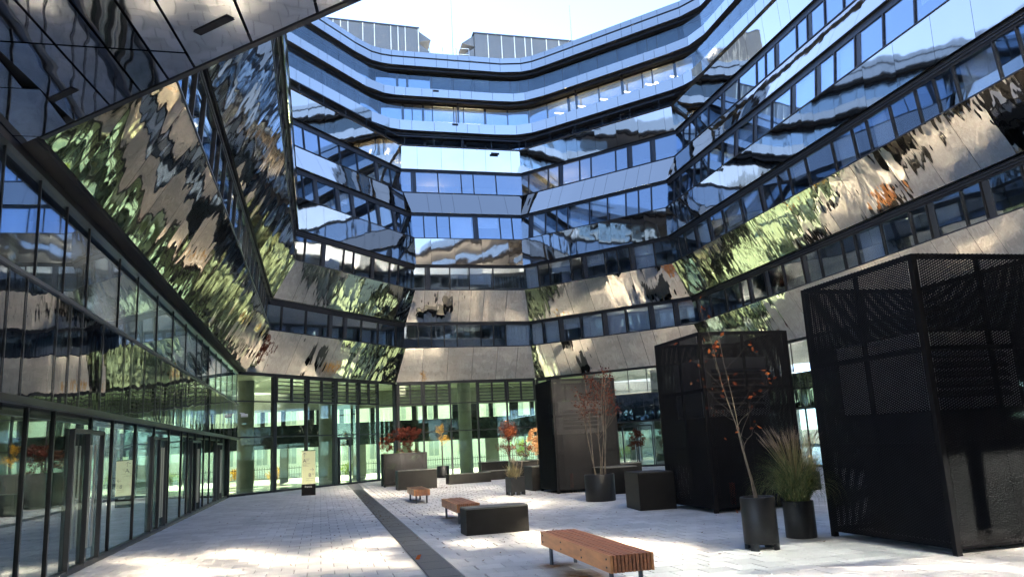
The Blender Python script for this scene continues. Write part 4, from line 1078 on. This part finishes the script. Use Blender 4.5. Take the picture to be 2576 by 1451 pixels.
ln_(.06, 1.07, .22, 1.07); ln_(.155, 1.14, .22, 1.07); ln_(.155, 1.0, .22, 1.07)
text_poly(q, 'B', .22, (.0, yf, .77), (1, 0, 0), (0, 0, 1))
for k in range(12):
    a0, a1 = k * math.pi / 6, (k + 1) * math.pi / 6; ln_(.185 + .04 * math.cos(a0), .895 + .04 * math.sin(a0), .185 + .04 * math.cos(a1), .895 + .04 * math.sin(a1), .006)
ln_(.185, .875, .185, .905, .008)
ln_(-.1, .71, .22, .71, .008); ln_(-.1, .65, .03, .65, .007); ln_(-.1, .61, .19, .61, .007)
q.build('lettering', M['ink'], t)
q2 = MB(); text_poly(q2, 'francis', .115, (-.15, -.0615, .33), (1, 0, 0), (0, 0, 1)); q2.build('lettering', M['white'], t)

# fallen leaves
rng = random.Random(77); f = MB()
def litter(n, cx, cy_, sx, sy, s=.05):
    for _ in range(n):
        x, y_ = rng.gauss(cx, sx), rng.gauss(cy_, sy)
        if not inside_court(x, y_, .2): continue
        a = rng.uniform(0, 6.28); u = Vector((math.cos(a), math.sin(a), 0)) * s * rng.uniform(.5, 1.2); v = Vector((-u.y, u.x, 0)) * .5; p = Vector((x, y_, .004))
        z = Vector((0, 0, rng.uniform(.002, .02))); f.poly([p - u, p + v + z * .3, p + u + z, p - v])
litter(420, 3, 30, 2.4, 4.5); litter(160, 1.6, 25, .35, 4, .04); litter(200, 6, 28, 2.5, 4); litter(160, 2.5, 18, 3.5, 4, .035); litter(90, 7.8, 26.6, .5, .5); litter(90, 4.9, 34.4, .4, .3); litter(60, 6, 13, 3, 2.5, .03)
stuff(f.build('fallen_leaves', M['dead']))
f2 = MB(); rng2 = random.Random(5)
for x, y_, s in ((1.52, 13.1, .09), (8.9, 15.9, .1), (8.8, 15.95, .09), (8.75, 15.85, .07)): leaf(f2, Vector((x, y_, .03)), s * 1.6, rng2)
stuff(f2.build('orange_leaf_litter', M['orange']))

# rust washed out from the bench feet onto the paving
def stain_mat():
    m, t, n, out = new_mat('rust_stain')
    d = n.new('ShaderNodeBsdfDiffuse'); d.inputs[0].default_value = (.36, .19, .07, 1); tr = n.new('ShaderNodeBsdfTransparent'); mx = n.new('ShaderNodeMixShader')
    uv = n.new('ShaderNodeUVMap'); gr = n.new('ShaderNodeTexGradient'); gr.gradient_type = 'SPHERICAL'; nz = n.new('ShaderNodeTexNoise'); nz.inputs['Scale'].default_value = 3.2; nz.inputs['Detail'].default_value = 6
    t.links.new(uv.outputs[0], gr.inputs[0]); t.links.new(uv.outputs[0], nz.inputs[0])
    mu = n.new('ShaderNodeMath'); mu.operation = 'MULTIPLY'; t.links.new(gr.outputs[1], mu.inputs[0]); t.links.new(nz.outputs[0], mu.inputs[1])
    mr = n.new('ShaderNodeMapRange'); mr.inputs[1].default_value = .08; mr.inputs[2].default_value = .55; mr.inputs[4].default_value = .75; t.links.new(mu.outputs[0], mr.inputs[0])
    t.links.new(mr.outputs[0], mx.inputs[0]); t.links.new(tr.outputs[0], mx.inputs[1]); t.links.new(d.outputs[0], mx.inputs[2]); t.links.new(mx.outputs[0], out.inputs[0]); return m
M['stain'] = stain_mat()
f = MB()
for x, y_, a, b in ((3.25, 11.2, .45, .4), (3.3, 10.2, .5, .75), (3.35, 9.0, .5, .5), (3.1, 19.9, .4, .4)):
    f.poly([(x - a, y_ - b, .004), (x + a, y_ - b, .004), (x + a, y_ + b, .004), (x - a, y_ + b, .004)], [(-1, -1), (1, -1), (1, 1), (-1, 1)])
stuff(f.build('rust_stain', M['stain']))

# camera on the end of the left canopy
m_ = MB(); m_.tube([(-3.55, 38.2, 3.62), (-3.25, 38.2, 3.62)], [.075, .075], 12); m_.tube([(-3.6, 38.2, 3.74), (-3.4, 38.2, 3.70)], [.03, .03], 8)
tag(m_.build('security_camera', M['white']), 'small white security camera at the far end of the left canopy', 'camera')
